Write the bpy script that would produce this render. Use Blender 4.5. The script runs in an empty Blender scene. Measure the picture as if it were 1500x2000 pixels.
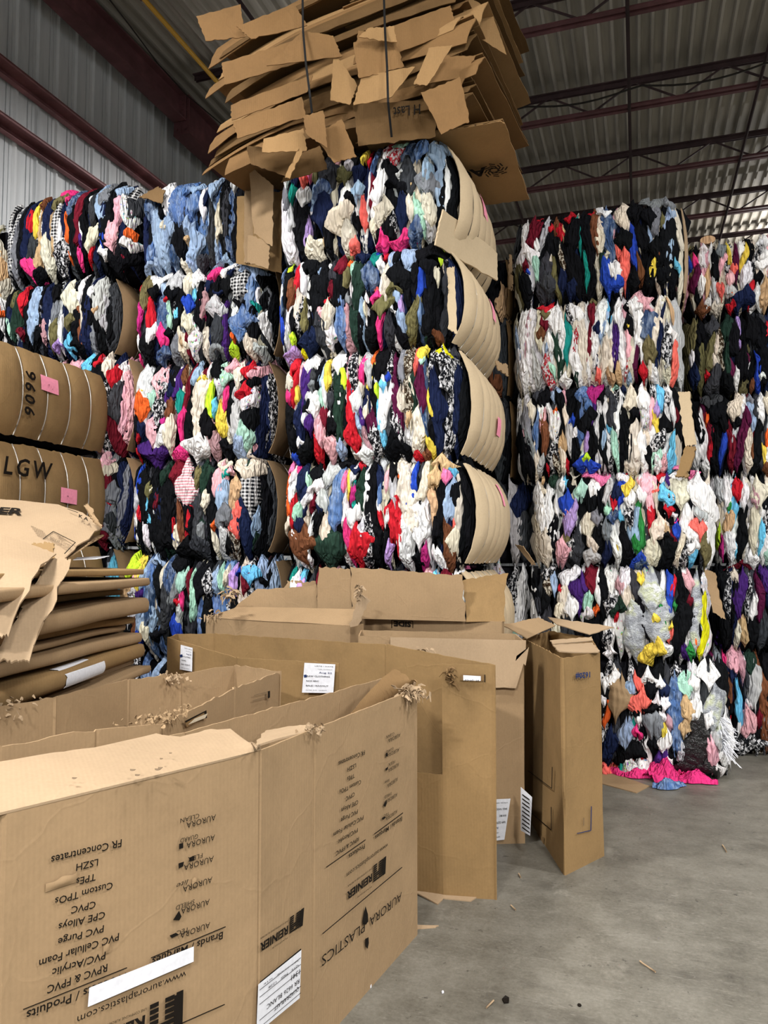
import bpy, math, random
import numpy as np
from mathutils import Vector, Matrix
random.seed(11)
rng = np.random.RandomState(5)
SC = bpy.context.scene
COL = SC.collection
R = math.radians

# ------------------------------------------------------------------ camera, exposure
F_PX = 1494.0
YAW = math.atan(496 / F_PX)          # camera looks this far left of the stack depth axis (+Y)
PITCH = math.atan(90 / F_PX)
CAM_H = 1.6
cam_d = bpy.data.cameras.new('camera'); cam = bpy.data.objects.new('camera', cam_d); COL.objects.link(cam)
cam.location = (0, 0, CAM_H); cam.rotation_euler = (R(90) + PITCH, 0, YAW)
cam_d.sensor_fit = 'HORIZONTAL'; cam_d.sensor_width = 36; cam_d.lens = F_PX / 1500 * 36
cam_d.clip_start = 0.05; cam_d.clip_end = 200
SC.camera = cam
SC.view_settings.view_transform = 'Standard'; SC.view_settings.look = 'None'
SC.view_settings.gamma = 1; SC.view_settings.use_curve_mapping = False
SC.view_settings.exposure = 0.22

# ------------------------------------------------------------------ world and lamps
wd = bpy.data.worlds.new('world'); SC.world = wd; wd.use_nodes = True
wd.node_tree.nodes['Background'].inputs[0].default_value = (0.8, 0.85, 0.9, 1)
wd.node_tree.nodes['Background'].inputs[1].default_value = 0.15
LAMPS = [(4.2, -4.99, 6.9, 1050), (-1.2, -6.96, 6.9, 1350), (6.2, 2.89, 6.9, 520), (-4.3, 0.92, 6.9, 540),
         (1.5, 0.92, 6.9, 220), (8.6, 8.80, 6.9, 420), (-3.6, 8.80, 6.9, 160), (3.0, 16.68, 6.9, 600)]

# ------------------------------------------------------------------ measuring helpers (pixel of the photo -> point in the place)
cT, sT, cP, sP = math.cos(YAW), math.sin(YAW), math.cos(PITCH), math.sin(PITCH)
def ray(px, py):
    l = (px - 750) / F_PX; y = (1000 - py) / F_PX
    fh = cP - y * sP
    return np.array([l * cT - fh * sT, l * sT + fh * cT, sP + y * cP, fh])
def onY(px, py, Y): r = ray(px, py); k = Y / r[1]; return np.array([r[0]*k, Y, CAM_H + r[2]*k])
def onX(px, py, X): r = ray(px, py); k = X / r[0]; return np.array([X, r[1]*k, CAM_H + r[2]*k])
def onZ(px, py, z): r = ray(px, py); k = (z - CAM_H) / r[2]; return np.array([r[0]*k, r[1]*k, z])
def atD(px, py, d): r = ray(px, py); k = d / r[3]; return np.array([r[0]*k, r[1]*k, CAM_H + r[2]*k])

# ------------------------------------------------------------------ materials
def newmat(name, rough=0.85, spec=0.2):
    m = bpy.data.materials.new(name); m.use_nodes = True
    nt = m.node_tree; b = nt.nodes['Principled BSDF']
    b.inputs['Roughness'].default_value = rough; b.inputs['Specular IOR Level'].default_value = spec
    return m, nt, b
def N(nt, t, **kw):
    n = nt.nodes.new(t)
    for k, v in kw.items():
        if k in n.inputs: n.inputs[k].default_value = v
        else: setattr(n, k, v)
    return n
def coords(nt, scale=(1, 1, 1), kind='Object'):
    tc = N(nt, 'ShaderNodeTexCoord'); mp = N(nt, 'ShaderNodeMapping'); mp.inputs['Scale'].default_value = scale
    nt.links.new(tc.outputs[kind], mp.inputs[0]); return mp.outputs[0]
def noise(nt, vec, scale, detail=3, rough=0.5):
    n = N(nt, 'ShaderNodeTexNoise'); n.inputs['Scale'].default_value = scale
    n.inputs['Detail'].default_value = detail; n.inputs['Roughness'].default_value = rough
    nt.links.new(vec, n.inputs['Vector']); return n.outputs['Fac']
def ramp(nt, fac, stops):
    r = N(nt, 'ShaderNodeValToRGB'); e = r.color_ramp.elements
    while len(e) < len(stops): e.new(0.5)
    for i, (p, c) in enumerate(stops):
        e[i].position = p; e[i].color = (*c, 1) if len(c) == 3 else c
    nt.links.new(fac, r.inputs[0]); return r.outputs[0]
def mix(nt, fac, a, b, mode='MIX'):
    m = N(nt, 'ShaderNodeMix', data_type='RGBA', blend_type=mode)
    for i, v in ((0, fac), (6, a), (7, b)):
        if hasattr(v, 'links'): nt.links.new(v, m.inputs[i])
        else: m.inputs[i].default_value = v if i == 0 else (*v[:3], 1)
    return m.outputs[2]
def bump(nt, b, h, strength=0.3, dist=0.01, prev=None):
    n = N(nt, 'ShaderNodeBump'); n.inputs['Strength'].default_value = strength; n.inputs['Distance'].default_value = dist
    nt.links.new(h, n.inputs['Height'])
    if prev: nt.links.new(prev, n.inputs['Normal'])
    nt.links.new(n.outputs[0], b.inputs['Normal']); return n.outputs[0]
def lin(h):
    h = h.lstrip('#'); c = [int(h[i:i+2], 16) / 255 for i in (0, 2, 4)]
    return tuple(x / 12.92 if x <= .04045 else ((x + .055) / 1.055) ** 2.4 for x in c)
def shade(c, k): return tuple(min(1, x * k) for x in c)

def cardboard(name, hexc, dirt=0.25, creases=0.5):
    m, nt, b = newmat(name, 0.8, 0.18); c = lin(hexc)
    v = coords(nt)
    big = noise(nt, v, 2.3, 4, 0.6); fine = noise(nt, v, 90, 2, 0.6)
    base = ramp(nt, big, [(0.3, shade(c, 1 - dirt * 0.55)), (0.5, c), (0.75, shade(c, 1.1))])
    base = mix(nt, 0.18, base, ramp(nt, fine, [(0.3, shade(c, 0.75)), (0.7, shade(c, 1.2))]))
    st = noise(nt, coords(nt, (3, 3, 1.2)), 1.7, 6, 0.75)
    base = mix(nt, ramp(nt, st, [(0.60, (0, 0, 0)), (0.80, (dirt, dirt, dirt))]), base, shade(c, 0.45))
    nt.links.new(base, b.inputs['Base Color'])
    w = N(nt, 'ShaderNodeTexWave', wave_type='BANDS', bands_direction='DIAGONAL')
    w.inputs['Scale'].default_value = 38; w.inputs['Distortion'].default_value = 1.0
    nt.links.new(coords(nt, (1, 1, 0.02)), w.inputs['Vector'])
    n1 = bump(nt, b, w.outputs['Fac'], 0.10, 0.002)
    vo = N(nt, 'ShaderNodeTexVoronoi', feature='DISTANCE_TO_EDGE'); vo.inputs['Scale'].default_value = 2.6
    nv = N(nt, 'ShaderNodeTexNoise'); nv.inputs['Scale'].default_value = 2.0; nv.inputs['Detail'].default_value = 4
    nt.links.new(v, nv.inputs['Vector'])
    nt.links.new(mix(nt, 0.35, v, nv.outputs['Color'], 'ADD'), vo.inputs['Vector'])
    cr = ramp(nt, vo.outputs['Distance'], [(0.0, (1, 1, 1)), (0.018, (0, 0, 0))])
    n2 = bump(nt, b, cr, 0.25 * creases, 0.004, n1)
    bump(nt, b, big, 0.35, 0.03, n2)
    return m
M = {}
M['kraft'] = cardboard('kraft_cardboard', '#927a5c')
M['kraft_dark'] = cardboard('brown_cardboard', '#745b3c', 0.4)
M['kraft_worn'] = cardboard('worn_cardboard', '#866c48', 0.45)
M['crushed'] = cardboard('crushed_cardboard', '#7c5e3b', 0.4)  # top bale browns darkened: shade up there is put into the colour
M['crushed_dark'] = cardboard('crushed_dark_cardboard', '#624a2c', 0.4)
M['crushed_light'] = cardboard('crushed_light_cardboard', '#93744d', 0.3)
M['kraft_light'] = cardboard('light_cardboard', '#9d876c', 0.2)
M['kraft_pale'] = cardboard('pale_cardboard', '#bca98b', 0.15)
M['kraft_bale'] = cardboard('bale_cardboard', '#8c7355', 0.2, 0.2)

def flat(name, hexc, rough=0.6, spec=0.3, metal=0.0, bumpy=0.0, bscale=60):
    m, nt, b = newmat(name, rough, spec); c = lin(hexc)
    v = coords(nt); f = noise(nt, v, bscale, 3)
    nt.links.new(ramp(nt, f, [(0.3, shade(c, 0.92)), (0.7, shade(c, 1.06))]), b.inputs['Base Color'])
    b.inputs['Metallic'].default_value = metal
    if bumpy: bump(nt, b, f, bumpy, 0.005)
    return m
M['ink'] = flat('black_ink', '#17130f', 0.7, 0.1)
M['ink_brown'] = flat('faded_ink', '#6a5a48', 0.8, 0.1)
M['ink_blue'] = flat('blue_ink', '#20305a', 0.7, 0.1)
M['ink_red'] = flat('red_ink', '#a02a2a', 0.7, 0.1)
M['paper'] = flat('white_paper', '#d4d6dc', 0.6, 0.3)
M['pink_paper'] = flat('pink_paper', '#f096ae', 0.6, 0.2)
M['wire'] = flat('galvanised_wire', '#c8c4bc', 0.35, 0.5, 0.7)
M['wire_dark'] = flat('dark_wire', '#26221e', 0.5, 0.4, 0.5)
M['strap'] = flat('black_strap', '#0b0b0b', 0.7, 0.15)
M['clear'] = flat('clear_tape', '#c9bda6', 0.15, 0.6)
M['wood'] = flat('pallet_wood', '#8a6c48', 0.85, 0.2, 0, 0.3, 20)
M['yellow_pipe'] = flat('yellow_paint', '#c8982e', 0.4, 0.4)

def steel(name, hexc):
    m, nt, b = newmat(name, 0.55, 0.35); c = lin(hexc); v = coords(nt)
    f = noise(nt, v, 3.0, 5, 0.65)
    nt.links.new(ramp(nt, f, [(0.35, shade(c, 0.7)), (0.55, c), (0.72, shade(c, 1.5))]), b.inputs['Base Color'])
    bump(nt, b, f, 0.15, 0.01); return m
M['red_steel'] = steel('red_primer_steel', '#654144')
M['girt_steel'] = steel('pale_red_steel', '#8f6264')
M['joist_steel'] = steel('dark_red_steel', '#443436')
def deckmat():
    m, nt, b = newmat('roof_deck', 0.6, 0.3); v = coords(nt, (1, 0.12, 1)); f = noise(nt, v, 2.2, 5, 0.6)
    g = noise(nt, coords(nt, (5, 0.35, 1)), 2.0, 3)
    a = ramp(nt, f, [(0.3, lin('#8a857b')), (0.7, lin('#b8b2a6'))])
    nt.links.new(mix(nt, 0.35, a, ramp(nt, g, [(0.35, lin('#78736a')), (0.7, lin('#c4bfb4'))])), b.inputs['Base Color'])
    return m
M['deck'] = deckmat()
def cladmat():
    m, nt, b = newmat('wall_cladding', 0.5, 0.4)
    f = noise(nt, coords(nt, (1, 2.0, 0.25)), 2.2, 6, 0.65)
    nt.links.new(ramp(nt, f, [(0.3, lin('#b0b5b9')), (0.5, lin('#c9cdd0')), (0.72, lin('#dadcde'))]), b.inputs['Base Color'])
    bump(nt, b, f, 0.2, 0.02); return m
M['clad'] = cladmat()
def floormat():
    m, nt, b = newmat('concrete_floor', 0.45, 0.4); v = coords(nt)
    big = noise(nt, v, 0.55, 6, 0.6); mid = noise(nt, v, 4.5, 6, 0.7); fine = noise(nt, v, 60, 3, 0.7)
    c = ramp(nt, big, [(0.3, lin('#55524a')), (0.5, lin('#646158')), (0.7, lin('#716e65'))])
    c = mix(nt, 0.6, c, ramp(nt, mid, [(0.36, lin('#4d4a41')), (0.5, lin('#69665c')), (0.62, lin('#7d7a70'))]))
    c = mix(nt, 0.3, c, ramp(nt, fine, [(0.3, lin('#4c4942')), (0.7, lin('#7c7970'))]))
    sp = noise(nt, v, 16, 5, 0.75)
    c = mix(nt, ramp(nt, sp, [(0.62, (0, 0, 0)), (0.70, (.8, .8, .8))]), c, lin('#2a2825'))
    st = noise(nt, coords(nt, (1, 1.6, 1)), 1.5, 7, 0.72)
    c = mix(nt, ramp(nt, st, [(0.54, (0, 0, 0)), (0.70, (.55, .55, .55))]), c, lin('#383530'))
    pl = noise(nt, coords(nt, (1.8, 1, 1)), 2.1, 7, 0.75)
    c = mix(nt, ramp(nt, pl, [(0.58, (0, 0, 0)), (0.72, (.5, .5, .5))]), c, lin('#8f8b80'))
    # fine scratches in several directions
    for ang, sc in ((0.5, 3.2), (1.9, 2.6), (2.7, 4.1)):
        tc = N(nt, 'ShaderNodeTexCoord'); mp = N(nt, 'ShaderNodeMapping')
        mp.inputs['Rotation'].default_value = (0, 0, ang); mp.inputs['Scale'].default_value = (1.1 * sc, 13 * sc, 1)
        nt.links.new(tc.outputs['Object'], mp.inputs[0])
        s = noise(nt, mp.outputs[0], 1.0, 2, 0.5)
        s2 = noise(nt, mp.outputs[0], 0.35, 1, 0.5)
        k = ramp(nt, s, [(0.494, (0, 0, 0)), (0.5, (.4, .4, .4)), (0.506, (0, 0, 0))])
        k2 = ramp(nt, s2, [(0.5, (0, 0, 0)), (0.62, (1, 1, 1))])
        c = mix(nt, mix(nt, 1.0, k, k2, 'MULTIPLY'), c, lin('#96938a'))
    nt.links.new(c, b.inputs['Base Color'])
    rg = N(nt, 'ShaderNodeMapRange'); rg.inputs[3].default_value = 0.38; rg.inputs[4].default_value = 0.62
    nt.links.new(mid, rg.inputs[0]); nt.links.new(rg.outputs[0], b.inputs['Roughness'])
    bump(nt, b, mid, 0.12, 0.01); return m
M['floor'] = floormat()

# cloth: base colour comes from the object's own colour
def clothmat(name, kind='plain'):
    m, nt, b = newmat(name, 0.95, 0.03)
    oi = N(nt, 'ShaderNodeObjectInfo'); oc = oi.outputs['Color']
    tc = N(nt, 'ShaderNodeTexCoord')
    off = N(nt, 'ShaderNodeVectorMath', operation='ADD'); sc = N(nt, 'ShaderNodeVectorMath', operation='SCALE')
    comb = N(nt, 'ShaderNodeCombineXYZ'); 
    for i in range(3): nt.links.new(oi.outputs['Random'], comb.inputs[i])
    sc.inputs['Scale'].default_value = 37.0; nt.links.new(comb.outputs[0], sc.inputs[0])
    nt.links.new(tc.outputs['Object'], off.inputs[0]); nt.links.new(sc.outputs[0], off.inputs[1])
    V = off.outputs[0]
    def mapped(s):
        mp = N(nt, 'ShaderNodeMapping'); mp.inputs['Scale'].default_value = s; nt.links.new(V, mp.inputs[0]); return mp.outputs[0]
    f = noise(nt, mapped((1, 1, .4)), 14, 4, 0.6)
    col = mix(nt, 1.0, oc, ramp(nt, f, [(0.3, (.78, .78, .8)), (0.7, (1.12, 1.12, 1.1))]), 'MULTIPLY')
    if kind == 'denim':
        g = noise(nt, mapped((1, 1, .25)), 26, 4, 0.7)
        col = mix(nt, ramp(nt, g, [(0.45, (0, 0, 0)), (0.7, (.55, .55, .55))]), col, (0.42, 0.52, 0.66))
    if kind in ('print', 'dprint', 'zprint'):
        vo = N(nt, 'ShaderNodeTexVoronoi'); vo.inputs['Scale'].default_value = 70
        nt.links.new(mapped((1, 1, .6)), vo.inputs['Vector'])
        k = ramp(nt, noise(nt, mapped((1, 1, .6)), 55 if kind != 'print' else 38, 3, 0.7), [(0.50, (0, 0, 0)), (0.55, (1, 1, 1))] if kind != 'print' else [(0.56, (0, 0, 0)), (0.60, (1, 1, 1))])
        if kind == 'print':
            hs = N(nt, 'ShaderNodeHueSaturation'); hs.inputs['Saturation'].default_value = 0.9; hs.inputs['Value'].default_value = 0.75
            nt.links.new(vo.outputs['Color'], hs.inputs['Color']); col = mix(nt, k, col, hs.outputs[0])
        elif kind == 'dprint': col = mix(nt, k, col, (0.62, 0.62, 0.64))
        else: col = mix(nt, k, col, (0.5, 0.46, 0.38))
    if kind in ('plaid', 'stripe'):
        def bands(d, s):
            w = N(nt, 'ShaderNodeTexWave', wave_type='BANDS', bands_direction=d); w.inputs['Scale'].default_value = s
            w.inputs['Distortion'].default_value = 0.6
            nt.links.new(tc.outputs['Object'], w.inputs['Vector']); return ramp(nt, w.outputs['Fac'], [(0.5, (0, 0, 0)), (0.6, (1, 1, 1))])
        if kind == 'plaid':
            k = mix(nt, 0.5, bands('X', 11), bands('Z', 11)); col = mix(nt, k, col, (0.75, 0.75, 0.75))
        else: col = mix(nt, bands('Z', 14), col, (0.75, 0.72, 0.72))
    nt.links.new(col, b.inputs['Base Color'])
    b.inputs['Sheen Weight'].default_value = 0.0
    w1 = noise(nt, mapped((1.5, 1.5, .40)), 9, 2, 0.55)
    ab = N(nt, 'ShaderNodeMath', operation='PINGPONG'); ab.inputs[1].default_value = 0.09; nt.links.new(w1, ab.inputs[0])
    n1 = bump(nt, b, ab.outputs[0], 0.9, 0.16)
    w2 = noise(nt, mapped((1, 1, .8)), 85, 2, 0.6)
    bump(nt, b, w2, 0.12, 0.004, n1)
    return m
for k in ('plain', 'denim', 'print', 'dprint', 'zprint', 'plaid', 'stripe'): M['cl_' + k] = clothmat('cloth_' + k, k)
def bagmat(name, alpha, rough, tint):
    m, nt, b = newmat(name, rough, 0.6); 
    f = noise(nt, coords(nt), 24, 4, 0.65)
    if alpha: 
        c = ramp(nt, noise(nt, coords(nt), 9, 3), [(0.35, lin('#7d828a')), (0.5, lin('#a9aeb4')), (0.62, lin('#b9c0a0')), (0.7, lin('#d6d9dc'))])
        nt.links.new(c, b.inputs['Base Color'])
    else: b.inputs['Base Color'].default_value = (*lin(tint), 1)
    bump(nt, b, f, 1.0, 0.03); return m
M['bag_film'] = bagmat('plastic_film', True, 0.25, '#a0a0a0')
M['bag_black'] = bagmat('black_plastic', False, 0.22, '#0c0d0f')
M['core'] = flat('gap_shade_cloth', '#16161a', 0.95, 0.05, 0, 0.8, 12)  # near black, so shade in the gaps between garments is painted in

# ------------------------------------------------------------------ object helpers
def link(name, me, parent=None, mat=None):
    o = bpy.data.objects.new(name, me); COL.objects.link(o)
    if parent is not None: o.parent = parent
    if mat is not None and me is not None: me.materials.append(mat)
    return o
def tag(o, label=None, cat=None, group=None, kind=None):
    for k, v in (('label', label), ('category', cat), ('group', group), ('kind', kind)):
        if v: o[k] = v
    return o
def empty(name, loc=(0, 0, 0), rz=0):
    o = bpy.data.objects.new(name, None); COL.objects.link(o); o.location = loc; o.rotation_euler = (0, 0, rz); o.empty_display_size = .1
    return o
def mesh(name, V, Fc, mat, parent=None, smooth=True, sharp=None):
    me = bpy.data.meshes.new(name); me.from_pydata([tuple(map(float, v)) for v in V], [], [tuple(int(i) for i in f) for f in Fc])
    if smooth: me.polygons.foreach_set('use_smooth', [True] * len(me.polygons))
    if sharp: me.set_sharp_from_angle(angle=R(sharp))
    me.update(); return link(name, me, parent, mat)
class MB:
    def __init__(s): s.v = []; s.f = []
    def add(s, V, Fc):
        b = len(s.v); s.v += [tuple(map(float, v)) for v in V]; s.f += [tuple(b + i for i in f) for f in Fc]
    def box(s, x0, x1, y0, y1, z0, z1):
        s.add([(x0,y0,z0),(x1,y0,z0),(x1,y1,z0),(x0,y1,z0),(x0,y0,z1),(x1,y0,z1),(x1,y1,z1),(x0,y1,z1)],
              [(0,3,2,1),(4,5,6,7),(0,1,5,4),(1,2,6,5),(2,3,7,6),(3,0,4,7)])
    def bar(s, a, b, w, h=None, up=(0, 0, 1)):
        a = Vector(a); b = Vector(b); d = (b - a).normalized(); u = Vector(up)
        if abs(d.dot(u)) > .99: u = Vector((1, 0, 0))
        r = d.cross(u).normalized(); u = r.cross(d).normalized(); h = h or w
        P = [p + r * (sx * w / 2) + u * (sz * h / 2) for p in (a, b) for sx, sz in ((-1,-1),(1,-1),(1,1),(-1,1))]
        s.add(P, [(0,1,2,3),(7,6,5,4),(0,4,5,1),(1,5,6,2),(2,6,7,3),(3,7,4,0)])
    def tube(s, pts, r, n=6):
        pts = [Vector(tuple(map(float, p))) for p in pts]; V = []; Fc = []
        for i, p in enumerate(pts):
            d = (pts[min(i+1, len(pts)-1)] - pts[max(i-1, 0)]).normalized()
            u = Vector((0, 0, 1)) if abs(d.z) < .9 else Vector((1, 0, 0)); a = d.cross(u).normalized(); c = d.cross(a)
            for k in range(n): t = 2*math.pi*k/n; V.append(p + (a*math.cos(t) + c*math.sin(t)) * r)
        for i in range(len(pts)-1):
            for k in range(n): Fc.append((i*n+k, i*n+(k+1)%n, (i+1)*n+(k+1)%n, (i+1)*n+k))
        Fc.append(tuple(range(n))); Fc.append(tuple((len(pts)-1)*n + k for k in reversed(range(n))))
        s.add(V, Fc)
    def build(s, name, mat, parent=None, smooth=False): return mesh(name, s.v, s.f, mat, parent, smooth)

def sheet(name, P, t, mat, parent=None, jag=0.0, sharp=40, jag_edges='top'):
    """solid board from a grid of points P[i][j]; i along, j up; thickness t behind the face"""
    P = np.array(P, float); ni, nj = P.shape[:2]
    if jag:
        if 'top' in jag_edges: P[:, -1] += (P[:, -1] - P[:, -2]) * 0 + rng.normal(0, jag, (ni, 1)) * ((P[:, -1]-P[:, -2]) / (np.linalg.norm(P[:, -1]-P[:, -2], axis=1, keepdims=True)+1e-9))
        if 'bottom' in jag_edges: P[:, 0] += rng.normal(0, jag, (ni, 1)) * ((P[:, 1]-P[:, 0]) / (np.linalg.norm(P[:, 1]-P[:, 0], axis=1, keepdims=True)+1e-9))
        if 'ends' in jag_edges:
            P[0] += rng.normal(0, jag, (nj, 1)) * ((P[1]-P[0]) / (np.linalg.norm(P[1]-P[0], axis=1, keepdims=True)+1e-9))
            P[-1] += rng.normal(0, jag, (nj, 1)) * ((P[-1]-P[-2]) / (np.linalg.norm(P[-1]-P[-2], axis=1, keepdims=True)+1e-9))
    gi = np.gradient(P, axis=0); gj = np.gradient(P, axis=1)
    n = np.cross(gi, gj); n /= (np.linalg.norm(n, axis=2, keepdims=True) + 1e-9)
    Q = P - n * t
    V = np.concatenate([P.reshape(-1, 3), Q.reshape(-1, 3)]); o = ni * nj; Fc = []
    ix = lambda i, j: i * nj + j
    for i in range(ni-1):
        for j in range(nj-1):
            Fc.append((ix(i,j), ix(i+1,j), ix(i+1,j+1), ix(i,j+1)))
            Fc.append((o+ix(i,j), o+ix(i,j+1), o+ix(i+1,j+1), o+ix(i+1,j)))
        Fc.append((ix(i,0), o+ix(i,0), o+ix(i+1,0), ix(i+1,0)))
        Fc.append((ix(i,nj-1), ix(i+1,nj-1), o+ix(i+1,nj-1), o+ix(i,nj-1)))
    for j in range(nj-1):
        Fc.append((ix(0,j), ix(0,j+1), o+ix(0,j+1), o+ix(0,j)))
        Fc.append((ix(ni-1,j), o+ix(ni-1,j), o+ix(ni-1,j+1), ix(ni-1,j+1)))
    return mesh(name, V, Fc, mat, parent, True, sharp)
def quadgrid(c00, c10, c11, c01, ni=12, nj=10):
    a, b, c, d = (np.array(x, float) for x in (c00, c10, c11, c01))
    i = np.linspace(0, 1, ni)[:, None, None]; j = np.linspace(0, 1, nj)[None, :, None]
    return (1-i)*(1-j)*a + i*(1-j)*b + i*j*c + (1-i)*j*d
def waves(shape_xyz, amp, freq, n=4, seed=None):
    """smooth pseudo-noise over points (.., 3)"""
    r = np.random.RandomState(seed if seed is not None else rng.randint(1 << 30)); out = 0
    for k in range(n):
        d = r.normal(size=3); d /= np.linalg.norm(d)
        out = out + np.sin((shape_xyz @ d) * freq * (1 + .6 * k) + r.rand() * 6.28) / (1 + .6 * k)
    return out * amp
def crumple(P, amp, freq=6, seed=None):
    """faceted, paper-like creasing of a grid of points"""
    r = np.random.RandomState(seed if seed is not None else rng.randint(1 << 30)); P = np.array(P, float)
    n = np.cross(P[-1, 0] - P[0, 0], P[0, -1] - P[0, 0]); n /= np.linalg.norm(n) + 1e-9; h = 0
    for k in range(4):
        d = r.normal(size=3); d /= np.linalg.norm(d); q = ((P @ d) * freq * (.6 + .5*k) / 3 + r.rand()) % 1.0
        h = h + (np.abs(q - .5) * 2 - .5) / (1 + .7*k)
    return P + n * (h * amp)[..., None]
def curve_text(s, size, bold=0.0, shear=0.0, spacing=1.0):
    cu = bpy.data.curves.new('lettering', 'FONT'); cu.body = s; cu.size = size; cu.offset = bold; cu.shear = shear
    cu.space_character = spacing; cu.resolution_u = 2; cu.fill_mode = 'FRONT'
    o = bpy.data.objects.new('lettering', cu); COL.objects.link(o)
    dg = bpy.context.evaluated_depsgraph_get(); me = bpy.data.meshes.new_from_object(o.evaluated_get(dg))
    bpy.data.objects.remove(o); bpy.data.curves.remove(cu)
    V = np.array([v.co[:] for v in me.vertices]).reshape(-1, 3); Fc = [tuple(p.vertices) for p in me.polygons]
    bpy.data.meshes.remove(me); return V, Fc
# ================================================================== THE BUILDING
XW = -6.2            # left wall
X1, Y0, Y1, ZR = 16.0, -13.0, 32.0, 8.32
def struct(o): o['kind'] = 'structure'; return o
mb = MB(); mb.box(XW - .3, X1 + .3, Y0 - .3, Y1 + .3, -0.2, 0); struct(mb.build('floor', M['floor']))
# ribbed roof deck, ribs running in depth
V = []; Fc = []; x = XW - .2; prof = []
while x < X1 + .3:
    prof += [(x, 0), (x + .032, 0), (x + .048, .07), (x + .145, .07)]; x += .163
for Y in (Y0 - .3, Y1 + .3):
    V += [(px_, Y, ZR + pz) for px_, pz in prof]
n = len(prof); V += [(p[0], p[1], p[2] + .12 - (p[2] - ZR)) for p in V[:2*n]]
for i in range(n - 1):
    Fc += [(i, n+i, n+i+1, i+1), (2*n+i, 2*n+i+1, 3*n+i+1, 3*n+i)]
struct(mesh('ceiling', V, Fc, M['deck'], None, False))
def cladding(name, axis, c, a0, a1, z0, z1, side):
    """vertical ribbed liner sheet; axis 'X' means the wall plane is X=c"""
    V = []; Fc = []; prof = []; a = a0
    while a < a1:
        prof += [(a, 0), (a + .02, .022), (a + .045, .022), (a + .065, 0), (a + .19, .0), (a + .197, -.05), (a + .206, 0), (a + .25, 0), (a + .258, -.02), (a + .266, 0)]; a += .3
    prof.append((a1, 0)); n = len(prof)
    for z in (z0, z1):
        for q, d in prof: V.append((c + side * d, q, z) if axis == 'X' else (q, c + side * d, z))
    for z in (z0, z1):
        for q, d in prof: V.append((c - side * .1, q, z) if axis == 'X' else (q, c - side * .1, z))
    for i in range(n-1):
        Fc += [(i, i+1, n+i+1, n+i), (2*n+i, 3*n+i, 3*n+i+1, 2*n+i+1)]
    return struct(mesh(name, V, Fc, M['clad'], None, False))
cladding('wall_left', 'X', XW, Y0, Y1, 0, ZR, 1)
cladding('wall_right', 'X', X1, Y0, Y1, 0, ZR, -1)
cladding('wall_far', 'Y', Y1, XW, X1, 0, ZR, -1)
cladding('wall_near', 'Y', Y0, XW, X1, 0, ZR, 1)

# eave girder along the left wall: web, flanges, splice plate
def girder(name, y0, y1, x, zb, zt, fw, label):
    r = empty(name, (x, y0, zb)); L = y1 - y0; h = zt - zb
    mb = MB(); mb.box(-.01, .01, 0, L, .02, h - .02); mb.build('web', M['red_steel'], r)
    mb = MB(); mb.box(-fw/2, fw/2, 0, L, 0, .022); mb.build('flange', M['red_steel'], r)
    mb = MB(); mb.box(-fw/2, fw/2, 0, L, h - .022, h); mb.build('flange', M['red_steel'], r)
    for k in (0.01, L - .02):
        mb = MB(); mb.box(-fw/2, fw/2, k, k + .016, .022, h - .022); mb.build('splice_plate', M['red_steel'], r)
        mb = MB()
        for i in range(4):
            for s in (-1, 1): mb.box(s*fw*.3 - .015, s*fw*.3 + .015, k - .014, k + .03, .08 + i*(h-.16)/3 - .015, .08 + i*(h-.16)/3 + .015)
        mb.build('bolt', M['red_steel'], r)
    return tag(r, label, 'steel beam', 'eave girders on the left wall')
girder('steel_girder', -4, 8.78, -5.88, 7.60, 7.97, .20, 'dark red steel girder running along the top of the corrugated wall, nearest length')
girder('steel_girder', 8.8, 22, -5.87, 7.42, 7.97, .24, 'deeper dark red steel girder beyond the bolted splice on the corrugated wall')
# wall girts
for z, lab in ((6.66, 'upper'), (6.08, 'lower of the two close'), (4.2, 'lowest')):
    r = empty('wall_girt', (XW + .12, 0, z)); L0, L1 = -5, 24
    mb = MB(); mb.box(-.09, .09, L0, L1, -.008, .008); mb.box(-.09, -.082, L0, L1, -.09, .0); mb.box(.082, .09, L0, L1, -.03, .0); mb.box(-.09, -.02, L0, L1, -.095, -.09)
    mb.build('channel', M['girt_steel'], r)
    tag(r, {'upper': 'pinkish red steel girt, upper rail across the corrugated wall', 'lower of the two close': 'pinkish red steel girt, second rail below the top one on the corrugated wall', 'lowest': 'red steel girt low on the corrugated wall behind the bales'}[lab], 'steel rail', 'girts across the left wall')
for k, (yy, zt) in enumerate(((3.2, 7.60), (11.4, 7.42), (18.5, 7.42))):
    r = empty('steel_column', (-5.87, yy, 0))
    mb = MB(); mb.box(-.13, .13, -.1, -.085, 0, zt); mb.box(-.13, .13, .085, .1, 0, zt); mb.box(-.006, .006, -.085, .085, 0, zt); mb.build('shaft', M['red_steel'], r)
    mb = MB(); mb.box(-.17, .17, -.15, .15, 0, .02); mb.build('base_plate', M['red_steel'], r)
    tag(r, ['red steel wall column hidden behind the left bales', 'red steel column under the girder beside the cardboard bale', 'farthest red steel column along the corrugated wall'][k], 'column', 'wall columns')
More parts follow.
